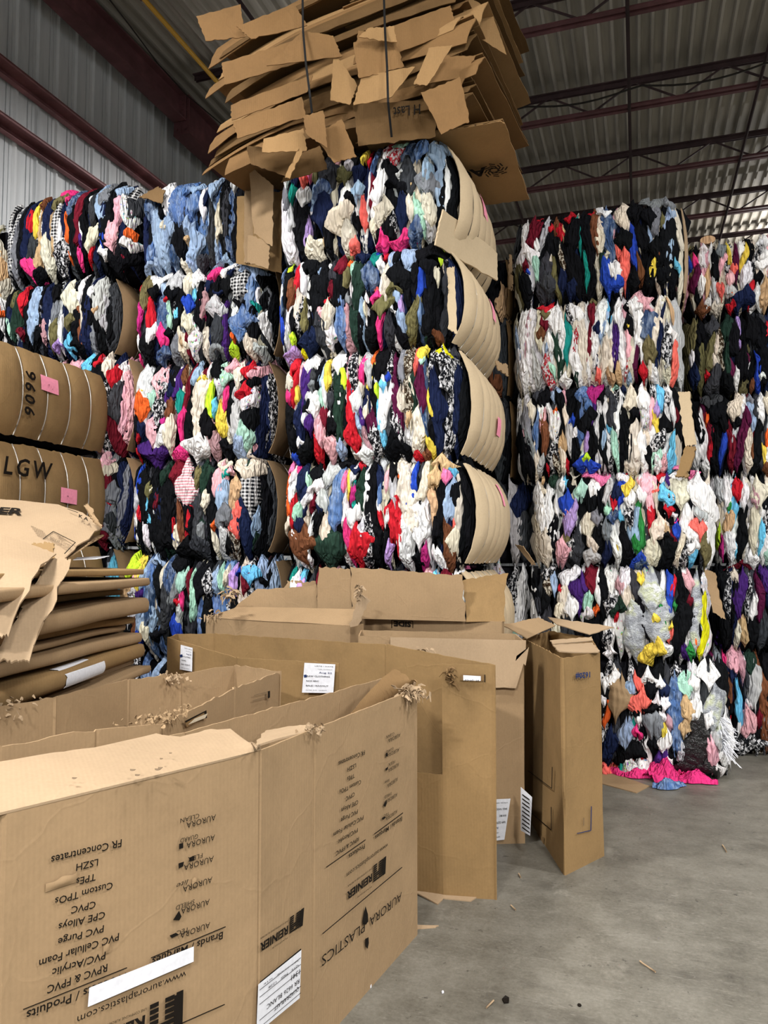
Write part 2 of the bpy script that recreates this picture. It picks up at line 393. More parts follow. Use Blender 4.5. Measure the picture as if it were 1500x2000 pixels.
# open web roof joists running across
JZ, JH, JP = 7.80, 0.40, 1.97
for i in range(-10, 11):
    Yj = 8.80 + (i) * JP
    r = empty('roof_joist', (0, Yj, JZ)); xa, xb = XW + .55, X1 - .2
    mb = MB()
    for s in (-1, 1): mb.box(xa, xb, s*.05 - .028, s*.05 + .028, JH - .012, JH + .0); mb.box(xa, xb, s*.022 - .005, s*.022 + .005, JH - .07, JH - .012)
    mb.build('top_chord', M['joist_steel'], r)
    mb = MB()
    for s in (-1, 1): mb.box(xa + .5, xb - .5, s*.05 - .028, s*.05 + .028, -.0, .012); mb.box(xa + .5, xb - .5, s*.022 - .005, s*.022 + .005, .012, .06)
    mb.build('bottom_chord', M['red_steel'], r)
    mb = MB(); x = xa + .5; up = False
    while x < xb - .6:
        mb.bar((x, 0, .03 if not up else JH - .03), (x + .58, 0, JH - .03 if not up else .03), .022); x += .58; up = not up
    mb.build('web_rods', M['joist_steel'], r)
    tag(r, 'dark red open web steel joist spanning the corrugated roof', 'roof joist', 'roof joists across the corrugated ceiling')
for k, xb in enumerate((-4.1, -1.9, 0.0, 1.62, 3.9, 6.3)):
    mb = MB(); mb.box(xb - .022, xb + .022, Y0 + 6, 30, JZ - .006, JZ); mb.box(xb - .003, xb + .003, Y0 + 6, 30, JZ - .05, JZ - .006)
    o = mb.build('joist_bridging', M['joist_steel'])
    tag(o, 'thin steel bridging angle tying the roof joists together in depth', 'bridging bar', 'bridging bars under the roof joists')
# yellow pipe
mb = MB(); p = onZ(285, 0, 7.72); q = onZ(440, 180, 7.72)
mb.tube([(p[0], -3, 7.72), (q[0], 16, 7.72)], .028, 10)
tag(mb.build('gas_pipe', M['yellow_pipe'], None, True), 'yellow painted pipe hung under the roof deck beside the top cardboard bale', 'pipe')
# conduits: cable swags along the girder and across the roof
mb = MB(); pts = [( -5.5 + .12*math.sin(k*.9), 5 + k*.7, 7.85 - .12*abs(math.sin(k*.5))) for k in range(12)]; mb.tube(pts, .008, 5)
tag(mb.build('electrical_cable', M['wire_dark'], None, True), 'thin dark cable sagging along the red girder', 'cable')
a = onZ(1020, 208, 7.7); b = onZ(1500, 122, 7.7)
mb = MB(); mb.tube([a + (b-a)*t - np.array([0, 0, .10*math.sin(math.pi*((t*2) % 1))]) for t in np.linspace(-.1, 1.3, 24)], .012, 6)
tag(mb.build('electrical_cable', M['wire_dark'], None, True), 'dark cable drooping between the roof joists on the right', 'cable')
# high bay lamps
for k, (lx, ly, lz, pw) in enumerate(LAMPS):
    r = empty('high_bay_lamp', (lx, ly, lz))
    mb = MB(); mb.box(-.62, .62, -.24, .24, .03, .10); mb.box(-.64, -.62, -.26, .26, -.03, .1); mb.box(.62, .64, -.26, .26, -.03, .1); mb.box(-.62, .62, -.26, -.24, -.03, .1); mb.box(-.62, .62, .24, .26, -.03, .1)
    mb.build('housing', M['wire'], r)
    mb = MB(); mb.tube([(-.5, 0, .1), (-.5, 0, JZ - lz)], .006); mb.tube([(.5, 0, .1), (.5, 0, JZ - lz)], .006); mb.build('hanger', M['wire_dark'], r)
    ld = bpy.data.lights.new('tube_light', 'AREA'); ld.shape = 'RECTANGLE'; ld.size = 1.2; ld.size_y = .44; ld.energy = pw; ld.color = (1, .975, .95)
    lo = bpy.data.objects.new('tube_light', ld); COL.objects.link(lo); lo.parent = r; lo.location = (0, 0, .0)
    lu = ld.copy(); lu.energy = pw * (.13 if lx > 0 else .03); lu.size_y = .3  # upward light added above the housing to brighten the roof deck
    lo = bpy.data.objects.new('added_uplight', lu); COL.objects.link(lo); lo.parent = r; lo.location = (0, 0, .12); lo.rotation_euler = (math.pi, 0, 0)
    tag(r, 'linear high bay lamp hung below the roof joists, out of the picture', 'lamp', 'high bay lamps under the roof')

# ================================================================== BALES OF CLOTHING
PAL = dict(k='131417', K='3b3d42', n='1d2542', N='34496f', d='4f6da0', D='93abca', w='f2f2f4', W='dcd3c0', g='7c8086', G='bcbec0',
  r='bf2430', R='6c1c2a', p='e4acb6', P='e43c80', o='e8642f', y='e6cc50', Y='c6ee3c', J='e6e022', b='2a47b0', B='6cc0e6', t='208a80',
  e='24382f', E='aad6c2', l='b294d0', L='45286e', s='c6a57e', S='6c6746', c='704630', m='b2307a', v='561c3c', u='b48c94', f='ee6c62',
  j='e878a6', a='2f8040', q='15161a', Q='1c1d22', x='17181c', X='dcdadc', z='3a2c20', Z='b8303c', i='d89aa6', h='aab0b4', H='0c0d0f', C='b08c62')
KIND = dict(q='plaid', Q='plaid', x='dprint', X='print', z='zprint', Z='dprint', i='stripe', N='denim', d='denim', D='denim')
WORD = dict(k='black', K='charcoal', n='navy', N='dark denim', d='blue denim', D='pale denim', w='white', W='cream', g='grey', G='light grey',
  r='red', R='maroon', p='pink', P='hot pink', o='orange', y='yellow', Y='lime', J='bright yellow', b='royal blue', B='sky blue', t='teal',
  e='dark green', E='mint', l='lavender', L='purple', s='tan', S='olive', c='brown', m='magenta', v='plum', u='dusty pink', f='coral',
  j='bubblegum pink', a='green', q='black and white plaid', Q='dark plaid', x='black and white patterned', X='light patterned',
  z='dark patterned', Z='red patterned', i='pink striped', h='clear plastic film', H='black plastic', C='cardboard')
def rgba(code, jit=.1):
    c = lin(PAL[code]); k = 1 + rng.uniform(-jit, jit)
    return (*[max(0.003, min(.86, x * k * (1 + rng.uniform(-.04, .04)))) for x in c], 1)
def code_mat(code):
    return M['bag_film'] if code == 'h' else M['bag_black'] if code == 'H' else M['kraft'] if code == 'C' else M['cl_' + KIND.get(code, 'plain')]

def face_y(x, z, W, H, B):
    t = np.clip(z / H, -.15, 1.15); tx = np.abs(2 * x / W - 1)
    y = -B * (1 - np.clip(np.abs(2 * t - 1), 0, 1.3) ** 4)
    return y + .15 * np.clip((tx - .80) / .20, 0, 1.6) ** 2
def ridge(p): return np.abs(np.sin(p * .5)) ** .75
def garment(root, code, x, w, z0, z1, dx, W, H, B, off, arc=0.0):
    """one pressed garment: a creased upright strip tucked into the bale"""
    h = z1 - z0; r = np.random.RandomState(rng.randint(1 << 30))
    stub = h < w * 2.6
    ext = min(.06, .16 * h); z1 = z1 + ext * .6; z0 = z0 - ext * .6; h = z1 - z0
    nz = max(10, int(h / .019)); nx = 15 if w > .055 else 11
    tt = np.linspace(0, 1, nz)[:, None]; s = np.linspace(-1, 1, nx)[None, :]
    z = z1 - h * tt; ph = r.rand(14) * 6.28
    cx = x + dx * tt + .012 * np.sin(z * 8 + ph[0]) + .006 * np.sin(z * 23 + ph[1]) + (r.rand() - .5) * .16 * h * (tt - .5)
    def side_env():
        a, c = h * r.uniform(.08, .75), h * r.uniform(.08, .75); p, q = r.uniform(.5, 1.0), r.uniform(.5, 1.0)
        return np.clip(tt * h / a, 0, 1) ** p * np.clip((1 - tt) * h / c, 0, 1) ** q
    def wob(k): return 1 + .20 * np.sin(z * 13 + ph[k]) + .14 * np.sin(z * 31 + ph[k+1]) + .07 * np.sin(z * 75 + ph[k+2])
    side = np.where(s < 0, np.maximum(side_env(), .10) * wob(2), np.maximum(side_env(), .10) * wob(5))
    env = side.mean(axis=1, keepdims=True)
    X = cx + s * (w * .66 * side * (.92 + .2 * r.rand()) + .003)
    Xc = np.clip(X, -.05, W + .05)
    if arc: X = X + arc * (1 - np.clip(np.abs(2 * z / H - 1), 0, 1) ** 2.4); cx = cx + 0 * z
    Y = face_y(Xc, z, W, H, B) - off
    Y = Y - (.006 + min(.016, w * .16)) * (1 - np.abs(s) ** 4) + .016 * np.abs(s) ** 6
    if stub: Y = Y - .010 * np.sin(tt * 3.14) ** .7
    lam = r.uniform(.024, .055); amp = r.uniform(.008, .016) * min(1, w / .045)
    warp = .9 * np.sin(z * 6 + ph[4]) + .5 * np.sin(z * 17 + ph[5] + s)
    Y = Y - amp * ridge((X - cx) * 6.28 / lam / np.maximum(env, .35) + warp * 1.6 + ph[6])
    Y = Y - amp * .7 * ridge((X - cx) * 20 + z * r.uniform(-45, 45) + ph[7] + 1.2 * np.sin(z * 11 + ph[2]))
    Y = Y - .35 * amp * np.sin(z * r.uniform(60, 110) + s * 2.5 + ph[0]) * (.4 + .6 * np.sin(z * 9 + ph[1]) ** 2)
    e = np.clip(np.minimum(tt, 1 - tt) * h / .04, 0, 1)
    Y = Y + .035 * (1 - e) ** 2
    Z = z + (.012 + .25 * w) * np.sin(s * 2.6 + ph[2]) * (1 - np.clip(np.minimum(tt, 1 - tt) * h / (.03 + .3 * w), 0, 1)) + 0 * s
    V = np.stack([X, Y, Z], -1).reshape(-1, 3)
    i = np.arange(nz-1)[:, None] * nx + np.arange(nx-1)[None, :]; i = i.ravel()
    Fc = np.stack([i, i+nx, i+nx+1, i+1], -1)
    me = bpy.data.meshes.new('garment'); me.vertices.add(len(V)); me.vertices.foreach_set('co', V.astype(np.float32).ravel())
    me.loops.add(len(Fc)*4); me.loops.foreach_set('vertex_index', Fc.astype(np.int32).ravel())
    me.polygons.add(len(Fc)); me.polygons.foreach_set('loop_start', np.arange(0, len(Fc)*4, 4, dtype=np.int32))
    me.update(calc_edges=True); me.polygons.foreach_set('use_smooth', [True]*len(Fc))
    nm = {'h': 'plastic_bag', 'H': 'plastic_bag', 'C': 'cardboard_scrap'}.get(code, 'garment')
    o = link(nm, me, root, code_mat(code)); o.color = rgba(code); o['label'] = WORD[code] + (' bag' if code in 'hH' else ' scrap' if code == 'C' else ' garment')
    return o
def core(root, W, H, D, inset=.05):
    nx, ny, nz = 8, 8, 7; g = {}; V = []; Fc = []
    def vid(i, j, k):
        if (i, j, k) not in g:
            p = np.array([inset + (W-2*inset)*i/nx, .035 + (D-.07)*j/ny, .012 + (H-.03)*k/nz])
            p += rng.uniform(-.012, .012, 3) * np.array([1, 1, .3]); g[(i,j,k)] = len(V); V.append(p)
        return g[(i,j,k)]
    for i in range(nx):
        for j in range(ny):
            Fc.append((vid(i,j,0), vid(i,j+1,0), vid(i+1,j+1,0), vid(i+1,j,0))); Fc.append((vid(i,j,nz), vid(i+1,j,nz), vid(i+1,j+1,nz), vid(i,j+1,nz)))
        for k in range(nz):
            Fc.append((vid(i,0,k), vid(i+1,0,k), vid(i+1,0,k+1), vid(i,0,k+1))); Fc.append((vid(i,ny,k), vid(i,ny,k+1), vid(i+1,ny,k+1), vid(i+1,ny,k)))
    for j in range(ny):
        for k in range(nz):
            Fc.append((vid(0,j,k), vid(0,j,k+1), vid(0,j+1,k+1), vid(0,j+1,k))); Fc.append((vid(nx,j,k), vid(nx,j+1,k), vid(nx,j+1,k+1), vid(nx,j,k+1)))
    return mesh('packed_core', V, Fc, M['core'], root, True)
def end_x(y, z, W, H, D, bulge, nw, scal=.022, front=0.0):
    t = z / H; q = (y - front) / (D - front)
    b = bulge * np.clip(1 - np.abs(2*t-1) ** 2.4, 0, 1) * (1 - np.clip(q, 0, 1) ** 8 * .3 - np.clip(1-q, 0, 1) ** 8 * .35)
    return W + b + scal * (np.abs(np.sin(math.pi * q * nw)) ** .55) * (.35 + .65*np.clip(1-np.abs(2*t-1)**4, 0, 1))
def end_panel(root, W, H, D, bulge=.2, nw=6, mat='kraft_bale', wires='wire', front=0.0, z0=.03, z1=None, side=1, wr=.003):
    """cardboard sheet strapped over the end of a bale, squeezed between the baling wires"""
    z1 = z1 or H - .02
    ys = np.linspace(front, D, nw*7 + 1); zs = np.linspace(z0, z1, 15)
    Yg, Zg = np.meshgrid(ys, zs, indexing='ij')
    Xg = end_x(Yg, Zg, W, H, D, bulge, nw, front=front)
    if side < 0: Xg = W - Xg
    P = np.stack([Xg, Yg, Zg], -1); P += rng.normal(0, .0015, P.shape)
    if side < 0: P = P[::-1]
    sheet('cardboard_panel', P, .006, M[mat], root, jag=.004, jag_edges='topbottom')
    for k in range(1, nw):
        y = front + (D-front) * k / nw; mb = MB(); zz = np.linspace(z0 + .004, z1 - .004, 18)
        xx = end_x(np.full(18, y), zz, W, H, D, bulge, nw, front=front) + .004
        if side < 0: xx = W - xx
        mb.tube([(a, y, b) for a, b in zip(xx, zz)], wr, 5); mb.build('baling_wire', M[wires], root, True)
def sticker(root, W, H, D, bulge, nw, y, z, w=.14, h=.1, front=0.0, scrib=None, tilt=0.0):
    ys = np.linspace(y - w/2, y + w/2, 9); zs = np.linspace(z - h/2, z + h/2, 7); Yg, Zg = np.meshgrid(ys, zs, indexing='ij')
    Zg = Zg + tilt * (Yg - y)
    X = end_x(Yg, Zg, W, H, D, bulge, nw, scal=0, front=front) + .027
    st = sheet('paper_sticker', np.stack([X, Yg, Zg], -1), .001, M['pink_paper'], root); st['label'] = 'pink paper sticker'
    if scrib:
        V, Fc = curve_text(scrib, h * .42, -0.002, .3); V = V - V.mean(0); xs = X.max() + .004
        mesh('handwriting', [(xs, y + v[0], z + v[1] - h*.12 + tilt*v[0]) for v in V], Fc, M['ink_red'], st, False)
BALES = {}
def bale(key, xl, xr, yf, z0, z1, label, spec='', rect=None, fill='kKwgnGW', nfill=22, D=1.15, B=.09, panel=None, group=None, lift=0.0):
    W, H = xr - xl, z1 - z0
    root = empty('clothing_bale', (xl, yf, z0)); tag(root, label, 'clothing bale', group or 'strapped bales of clothing')
    core(root, W, H, D)
    # packed back layer
    for k in range(nfill):
        x = (k + .5 + rng.uniform(-.3, .3)) / nfill * W
        if rng.rand() < .35:
            m = H * rng.uniform(.3, .7)
            garment(root, fill[rng.randint(len(fill))], x, W/nfill*1.25, m - .03, H - .005 + rng.uniform(-.01, .01), rng.uniform(-.02, .02), W, H, B, 0)
            garment(root, fill[rng.randint(len(fill))], x, W/nfill*1.25, .01, m + .03, rng.uniform(-.02, .02), W, H, B, -.008)
        else:
            garment(root, fill[rng.randint(len(fill))], x, W/nfill*1.3, .008 + rng.uniform(0, .02), H - .005 + rng.uniform(-.02, .008), rng.uniform(-.03, .03), W, H, B, 0)
    if spec:
        uL, uR, tL, tR, bL, bR = rect
        items = []
        for it in spec.replace('\n', ' ').split():
            a = it[1:].split(','); a = [float(v) for v in a] + ([0.] if len(a) == 4 else [])
            items.append((it[0], *a))
        for code, u, w, v0, v1, du in items:
            f = (u - uL) / (uR - uL); top = tL + (tR - tL) * f; bot = bL + (bR - bL) * f
            za = H * (1 - (v0 - top) / (bot - top)); zb = H * (1 - (v1 - top) / (bot - top))
            k = W / (uR - uL)
            za = min(za, H + .05 + lift); zb = max(zb, -.05)
            off = .012 + .028 * (1 - min(1, (za - zb) / H)) + rng.uniform(0, .012)
            garment(root, code, (u - uL) * k, w * k, zb, za, du * k, W, H, B, off)
    if panel and panel.get('bulge', .2) > .08:
        bg = panel['bulge']
        for k in range(3):
            f = (k + .2) / 5
            garment(root, fill[rng.randint(len(fill))], W - .045 + .008 * k, .05, .03, H - .03, 0, W, H, B, -.02 - .01 * k, arc=bg * (.25 + .75 * f))
    if panel:
        pn = dict(panel); st = pn.pop('stickers', []); end_panel(root, W, H, D, **pn)
        for s in st: sticker(root, W, H, D, pn.get('bulge', .2), pn.get('nw', 6), front=pn.get('front', 0.0), **s)
    BALES[key] = (root, W, H, D)
    return root
BB = 'kraft_bale'
# ---- column A (far left)
bale('A1', -5.22, -3.86, 5.25, 3.96, 4.68, 'clothing bale with yellow, maroon and orange garments, topmost of the leftmost full stack', """
Q20,14,27,98,-6 s10,3,40,98,4 g29,8,48,100,-4 k33,7,26,95 n39,9,20,80,1 r41,5,31,54 y49,6,20,60,-1 c55,6,18,32 s53,4,33,90 K46,9,60,82 P44,11,78,105,2 k50,10,88,104
s51,5,70,90 n59,8,22,75,1 W60,12,60,97,3 s65,3,38,80 Q69,8,30,72 S68,9,10,28 P68,14,5,13 P75,3,16,24 w73,3,40,72 N82,8,9,40,1 o80,4,37,80,2 x76,13,65,92,1 k85,9,30,90,3
R90,9,6,55,2 R91,5,50,68 w95,3,42,66 P93,4,70,88,1 L93,3,55,68 k99,9,5,75,-1 w100,2,17,30 K105,6,20,50 W107,8,50,72,-3 g115,10,5,30 D112,10,8,45,2 n116,6,28,55 r106,5,55,84,-4
k121,11,5,60,2 k118,8,40,75 p129,8,20,50,1 p126,9,45,72,-3 b119,5,55,72,-3 w115,7,70,80 k128,20,74,92 X136,8,18,50 o138,6,50,62 X137,8,60,72 D131,7,8,20 K139,8,20,40 R132,8,76,88""",
 (11, 143, 27, 6, 104, 90), 'kkKnQ', lift=.05)
bale('A2', -5.20, -4.12, 5.25, 3.27, 3.955, 'bale with a tall brown strip and cream top, second down in the leftmost stack', """
k20,8,24,62 n24,4,35,55 E24,4,45,65 S29,5,18,38 e31,10,22,66 r39,8,15,40 D48,10,14,66 c43,3,34,62 k43,6,30,55 R38,7,58,68 w34,2,56,67 k54,6,15,60 g55,3,25,45 n61,9,14,70,1
k53,6,44,74 u58,5,50,72 w65,3,48,72 g69,5,28,55 S69,7,50,78,-3 k70,6,12,30 w74,3,45,80 W82,13,11,40 S81,7,42,58 k87,7,10,80 c90,5,0,80,1 w93,4,0,30 W93,3,20,74 k96,8,0,60,1
n99,7,10,80,-2 w101,4,12,26 k104,6,15,60 G107,7,3,50,1 G110,4,20,55,-2 B83,7,66,84 k90,12,70,82 l70,7,72,80 s106,4,34,42""",
 (14, 113, 10, -2, 96, 84), 'kKngG', panel=dict(bulge=.14, nw=5, mat=BB))
bale('A3', -5.20, -3.98, 5.25, 2.45, 3.265, 'half hidden bale with pale blue and dusty pink strips, third down in leftmost stack', """
B7,6,2,30 D8,3,25,64 k12,9,6,30 r13,5,5,12 n10,5,20,60 W19,6,4,18 k16,5,12,28 p14,7,26,64,2 x18,6,24,66 K23,6,18,44 r22,4,12,24 R21,4,45,68 w23,4,8,24""",
 (-50, 25, 10, 3, 74, 67), 'kKnpG', panel=dict(bulge=.13, nw=5, mat=BB))
bale('A4', -5.20, -3.98, 5.25, 1.70, 2.445, 'half hidden bale with red strip and white tuft, fourth down in leftmost stack', """
w6,6,0,14 D10,5,14,40 p18,8,2,12 W18,7,6,16 R19,6,14,30 r17,5,18,37 k14,5,14,48 w11,7,29,41 g22,5,22,34 g19,5,34,55 K20,4,40,52 R16,6,48,62 k12,5,40,60 w5,5,60,66""",
 (-50, 24, 4, 1, 65, 62), 'kKgwn', panel=dict(bulge=.15, nw=5, mat=BB))
bale('A5', -5.20, -4.08, 5.25, .86, 1.695, 'dark bale behind the flattened cartons, second from floor in the leftmost stack', fill='kKnBrD', panel=dict(bulge=.12, nw=5, mat=BB))
bale('A6', -5.20, -4.08, 5.25, .0, .855, 'clothing bale on the floor of the leftmost full stack', fill='kKnWg', nfill=12, panel=dict(bulge=.12, nw=5, mat=BB))
# ---- far left sliver
bale('Z1', -5.97, -5.30, 5.3, 3.93, 4.56, 'clothing bale with camouflage and pale cloth at the left edge by the wall', """
X60,12,10,22 S60,14,22,50 x58,14,48,100 s70,4,50,120 w50,10,90,110""", (0, 75, 10, 8, 110, 108), 'SWXxs', nfill=10)
bale('Z2', -5.97, -5.30, 5.3, 3.25, 3.925, 'bale with white sweatpants and denim at the left edge by the wall', """
D50,40,12,28 w45,22,28,100 w62,12,30,96,3 k70,6,28,90 o72,5,20,30""", (0, 75, 5, 3, 100, 98), 'wDkw', nfill=10)
bale('Z3', -5.97, -5.30, 5.3, 0, 3.245, 'tall hidden pile of clothing against the wall below the sweatpants bale', fill='kKgW', nfill=10)
# ---- column B
bale('B1', -3.83, -2.60, 5.27, 3.885, 4.59, 'bale of blue jeans and denim with torn cardboard on its right end', """
n8,8,36,95,3 N22,14,20,46 n17,9,45,90 k22,5,55,78 D26,7,50,95,2 w35,15,11,24 w37,12,20,46 k33,8,30,48 D31,12,40,98,2 D40,10,45,70 W37,7,52,62 d48,13,18,55 d53,14,8,30 d50,14,25,52
k50,13,48,95 K55,6,40,60 D62,8,12,25 d64,10,22,45 D61,10,50,65 D66,13,60,95,-3 s60,5,65,73 w72,5,20,50,1 n74,6,22,42 D80,10,9,30 w76,4,8,13 K79,6,33,98,1 W86,8,35,70 k90,10,8,95
K93,6,25,80 G100,8,9,25 N95,5,70,85 D92,18,86,98 W54,8,88,100 D60,8,86,100 K70,8,85,98 D20,12,90,98 d24,8,72,92 N45,5,72,92 k105,14,20,90 n118,12,20,90""",
 (8, 136, 20, 6, 103, 90), 'NdDnkN', lift=.02)
bale('B2', -3.87, -2.66, 5.27, 3.14, 3.88, 'clothing bale with a black and white plaid shirt hanging out, under the jeans bale', """
r8,4,24,34 S14,8,20,48 S19,8,18,38 k7,6,30,90 m11,6,46,72,-1 w10,4,72,86 P8,4,88,100 w29,16,14,27 r24,7,38,68,-1 k27,9,28,40 w23,8,66,84 k20,12,75,99 G44,16,11,34 N36,12,40,78,-2 D34,6,24,36
k43,12,30,42 E39,4,40,70 r39,4,38,46 P35,8,66,88 N34,12,86,99 k40,7,70,80 k49,9,30,70 x46,5,42,58 B48,4,50,62 g47,10,74,99 W58,12,12,40 w66,10,12,30 b60,13,38,55 B65,4,32,44 k71,7,25,65
u74,5,34,62 P73,4,40,58 W58,8,55,72 s55,6,76,90 W52,8,70,95 R59,5,74,95,-2 X65,10,62,95 n76,6,8,40 P82,9,8,25 k85,10,24,44 w92,10,5,20 n84,8,33,40 G88,12,41,60 G86,14,42,56 K87,13,56,90,-3
L95,6,48,92,-3 q108,14,16,43 k107,13,42,51 q108,14,7,15 n97,12,6,20 k95,9,20,38 D118,22,8,20 k125,8,16,30 d117,8,22,70 t121,4,44,52 w123,4,30,48 k127,6,24,50 d110,18,53,74 d107,12,66,80
o102,4,72,81 Y99,6,82,96 k108,9,78,90 W114,8,76,96 k120,8,50,90,-4 w127,6,52,80 G121,9,82,96 g84,10,84,94""",
 (3, 129, 20, 6, 104, 94), 'kKnWgw', panel=dict(bulge=.1, nw=5, mat=BB))
bale('B3', -3.87, -2.70, 5.27, 2.375, 3.135, 'bale with orange garment, white hood and dark purple sweater, under the plaid shirt bale', """
G44,16,6,34 p38,5,12,32 y47,4,20,28 o46,12,26,44,-4 k38,9,40,62 K34,7,58,70 n45,5,46,56 r40,5,50,60 r38,8,64,72 w48,3,35,48 p57,10,6,28 x60,8,10,30 k52,6,8,30 E54,6,24,38 x57,8,30,48
L63,3,22,44 m61,3,42,50 n65,4,8,30 k68,7,6,24 w69,4,8,20 L70,4,8,30 c74,4,6,20 t72,5,24,42 c65,4,30,45 p53,10,47,62 k57,8,48,56 w60,8,50,65 W65,9,42,66,1 P75,5,38,60 P71,9,64,76
L54,23,62,77 k80,8,4,70 R78,4,6,44 D84,6,5,20 W86,9,16,55 R88,4,12,38 y88,5,15,20 Y93,5,20,45 w92,3,5,18 k92,8,40,58 k97,8,5,18 B96,3,30,42 G99,5,12,30 w85,15,54,74,-2 u96,9,47,74
p108,9,4,14 E103,10,8,20 X103,8,12,22 W113,5,6,24 y102,6,34,55 P105,4,22,40 k108,5,20,50 G111,7,25,60 r119,8,6,14 p126,10,4,16 k122,12,16,24 r117,8,22,30 X122,10,26,38 k121,8,36,50
E118,8,42,66 D113,7,55,74 W120,8,66,76 k104,10,60,70 n122,5,64,72""",
 (35, 127, 8, 2, 74, 68), 'kWKnpx', panel=dict(bulge=.15, nw=5, mat=BB))
bale('B4', -3.87, -2.70, 5.27, 1.61, 2.37, 'mostly black bale with a pink striped shirt hanging over it, fourth in the jeans stack', """
b38,5,30,60,2 w41,4,36,62,3 b45,5,12,30,-2 G42,6,24,44 k40,7,12,25 k49,8,14,50 w36,3,44,60 k46,6,48,64 w50,4,48,64,2 r46,4,36,48 B54,4,30,50,1 w57,3,36,66 S55,6,22,32 W54,3,24,30
k58,10,14,62 k64,14,20,66 n62,7,28,48 R60,4,28,40 e68,7,10,24,-2 R75,7,6,22,-2 i81,16,8,35 r74,2,44,56 k72,6,30,55 c79,5,35,62 r84,3,36,60 k86,5,35,55 W77,5,48,66 S91,5,12,26
e96,8,10,30 K94,6,25,60,-3 k102,8,12,58 W98,5,28,40 K94,12,56,74 k84,15,60,76 p108,8,10,30 W110,8,8,14 t113,5,13,20 p116,6,12,18 D110,9,22,48 g113,10,36,50 G110,8,50,76,1 o107,3,46,52
W105,4,48,70 s120,8,20,40 f123,7,36,56,-3 Q128,12,14,40,4 W126,14,8,18,2 n127,10,32,74 D134,8,40,54 k135,8,54,70 z119,6,50,74 k116,6,56,70 b74,4,54,66 w90,3,58,70 g97,5,48,60""",
 (35, 138, 8, 5, 71, 69), 'kkKnKe', panel=dict(bulge=.15, nw=5, mat=BB))
bale('B5', -3.95, -2.62, 5.27, .82, 1.60, 'clothing bale with neon yellow tuft and dark jeans, fifth down under the jeans bale', """
Y21,9,6,22,-3 y27,7,5,28,-2 s17,9,22,40 p24,4,16,24 D29,5,14,30 d33,6,6,40 N34,8,20,52 k41,7,8,36 D38,8,6,12 W45,5,12,30 N50,8,8,30 k55,10,2,18 K49,9,22,56,-3 g54,6,20,40 X22,8,30,60
D28,5,36,64 k18,7,36,60 L27,4,28,36 G24,4,28,34 c24,4,46,72 D36,6,38,62 W33,5,52,64 k42,8,56,62 b29,4,56,66 E58,6,16,30 R63,4,16,34 P60,3,30,42 r56,4,34,40 E67,4,18,48,-1 G57,4,36,60
k71,8,12,34 b55,6,48,62 x78,8,18,32 D83,5,16,30 E87,5,14,30 W90,5,15,26 l95,6,15,30 R101,5,16,30 b98,4,16,20 B107,8,16,24 k113,3,20,26""",
 (10, 118, 7, 9, 76, 74), 'kDdxKW', panel=dict(bulge=.1, nw=5, mat=BB))
bale('B6', -3.95, -2.62, 5.27, 0, .815, 'clothing bale on the floor under the jeans stack', fill='kDdxKW', nfill=14, panel=dict(bulge=.1, nw=5, mat=BB))
# ---- column C (tallest, centre)
CP = 'kraft_pale'
bale('C1', -2.385, -1.17, 4.85, 3.66, 4.37, 'topmost clothing bale of the tall centre stack, with cream jacket and hot pink cloth', """
w14,9,41,58 w8,14,66,118,6 g12,6,56,78 n21,6,40,56 t20,6,54,70 j33,12,31,50 f30,6,46,56 S38,6,34,54 w28,11,58,72 k27,13,72,114,-1 G20,5,74,92 K46,9,28,50 p56,10,22,34 p49,4,26,38 K52,14,32,54
D40,7,50,72 N48,14,50,66 n47,15,60,88 D38,4,70,80 w36,3,74,84 l35,7,82,110,-2 k50,9,82,110,2 W37,15,96,118,-2 s47,4,92,105 k70,17,20,36 G68,9,30,40 S66,11,40,52 y81,6,20,34 r85,3,19,36
n77,8,34,55,-3 w66,9,54,75 W62,19,68,88 W68,9,80,108,1 D77,10,52,66 k71,8,60,70 k76,6,76,92 f80,5,62,88 f74,8,95,108 w84,3,44,105 R88,4,44,72 d90,4,17,44 w97,14,38,66,-2 w90,6,66,84
W98,13,66,84 W92,7,80,96 k100,13,80,102 P96,12,90,105 P114,19,90,102 k111,14,46,56 k101,8,28,48,5 Z103,12,16,34 w102,6,20,30 k99,4,13,20 E107,9,9,20 N118,13,6,30 K118,11,26,60 s115,5,36,56,3
w111,5,40,46 n112,9,56,90 k106,6,60,80 W119,5,60,80 d127,9,5,28 D137,11,6,38,2 D133,8,30,50 g130,6,40,58 g134,13,38,60 D143,7,36,66 W134,8,56,82 E126,10,61,88,2 N124,10,78,98 G133,6,70,95 x107,5,74,88""",
 (2, 145, 40, 8, 118, 96), 'kwKGnW', B=.09, lift=.02, D=1.13, panel=dict(bulge=.15, nw=6, mat=CP, wires='wire_dark', stickers=[dict(y=.48, z=.46, w=.13, h=.16, scrib='~')]))
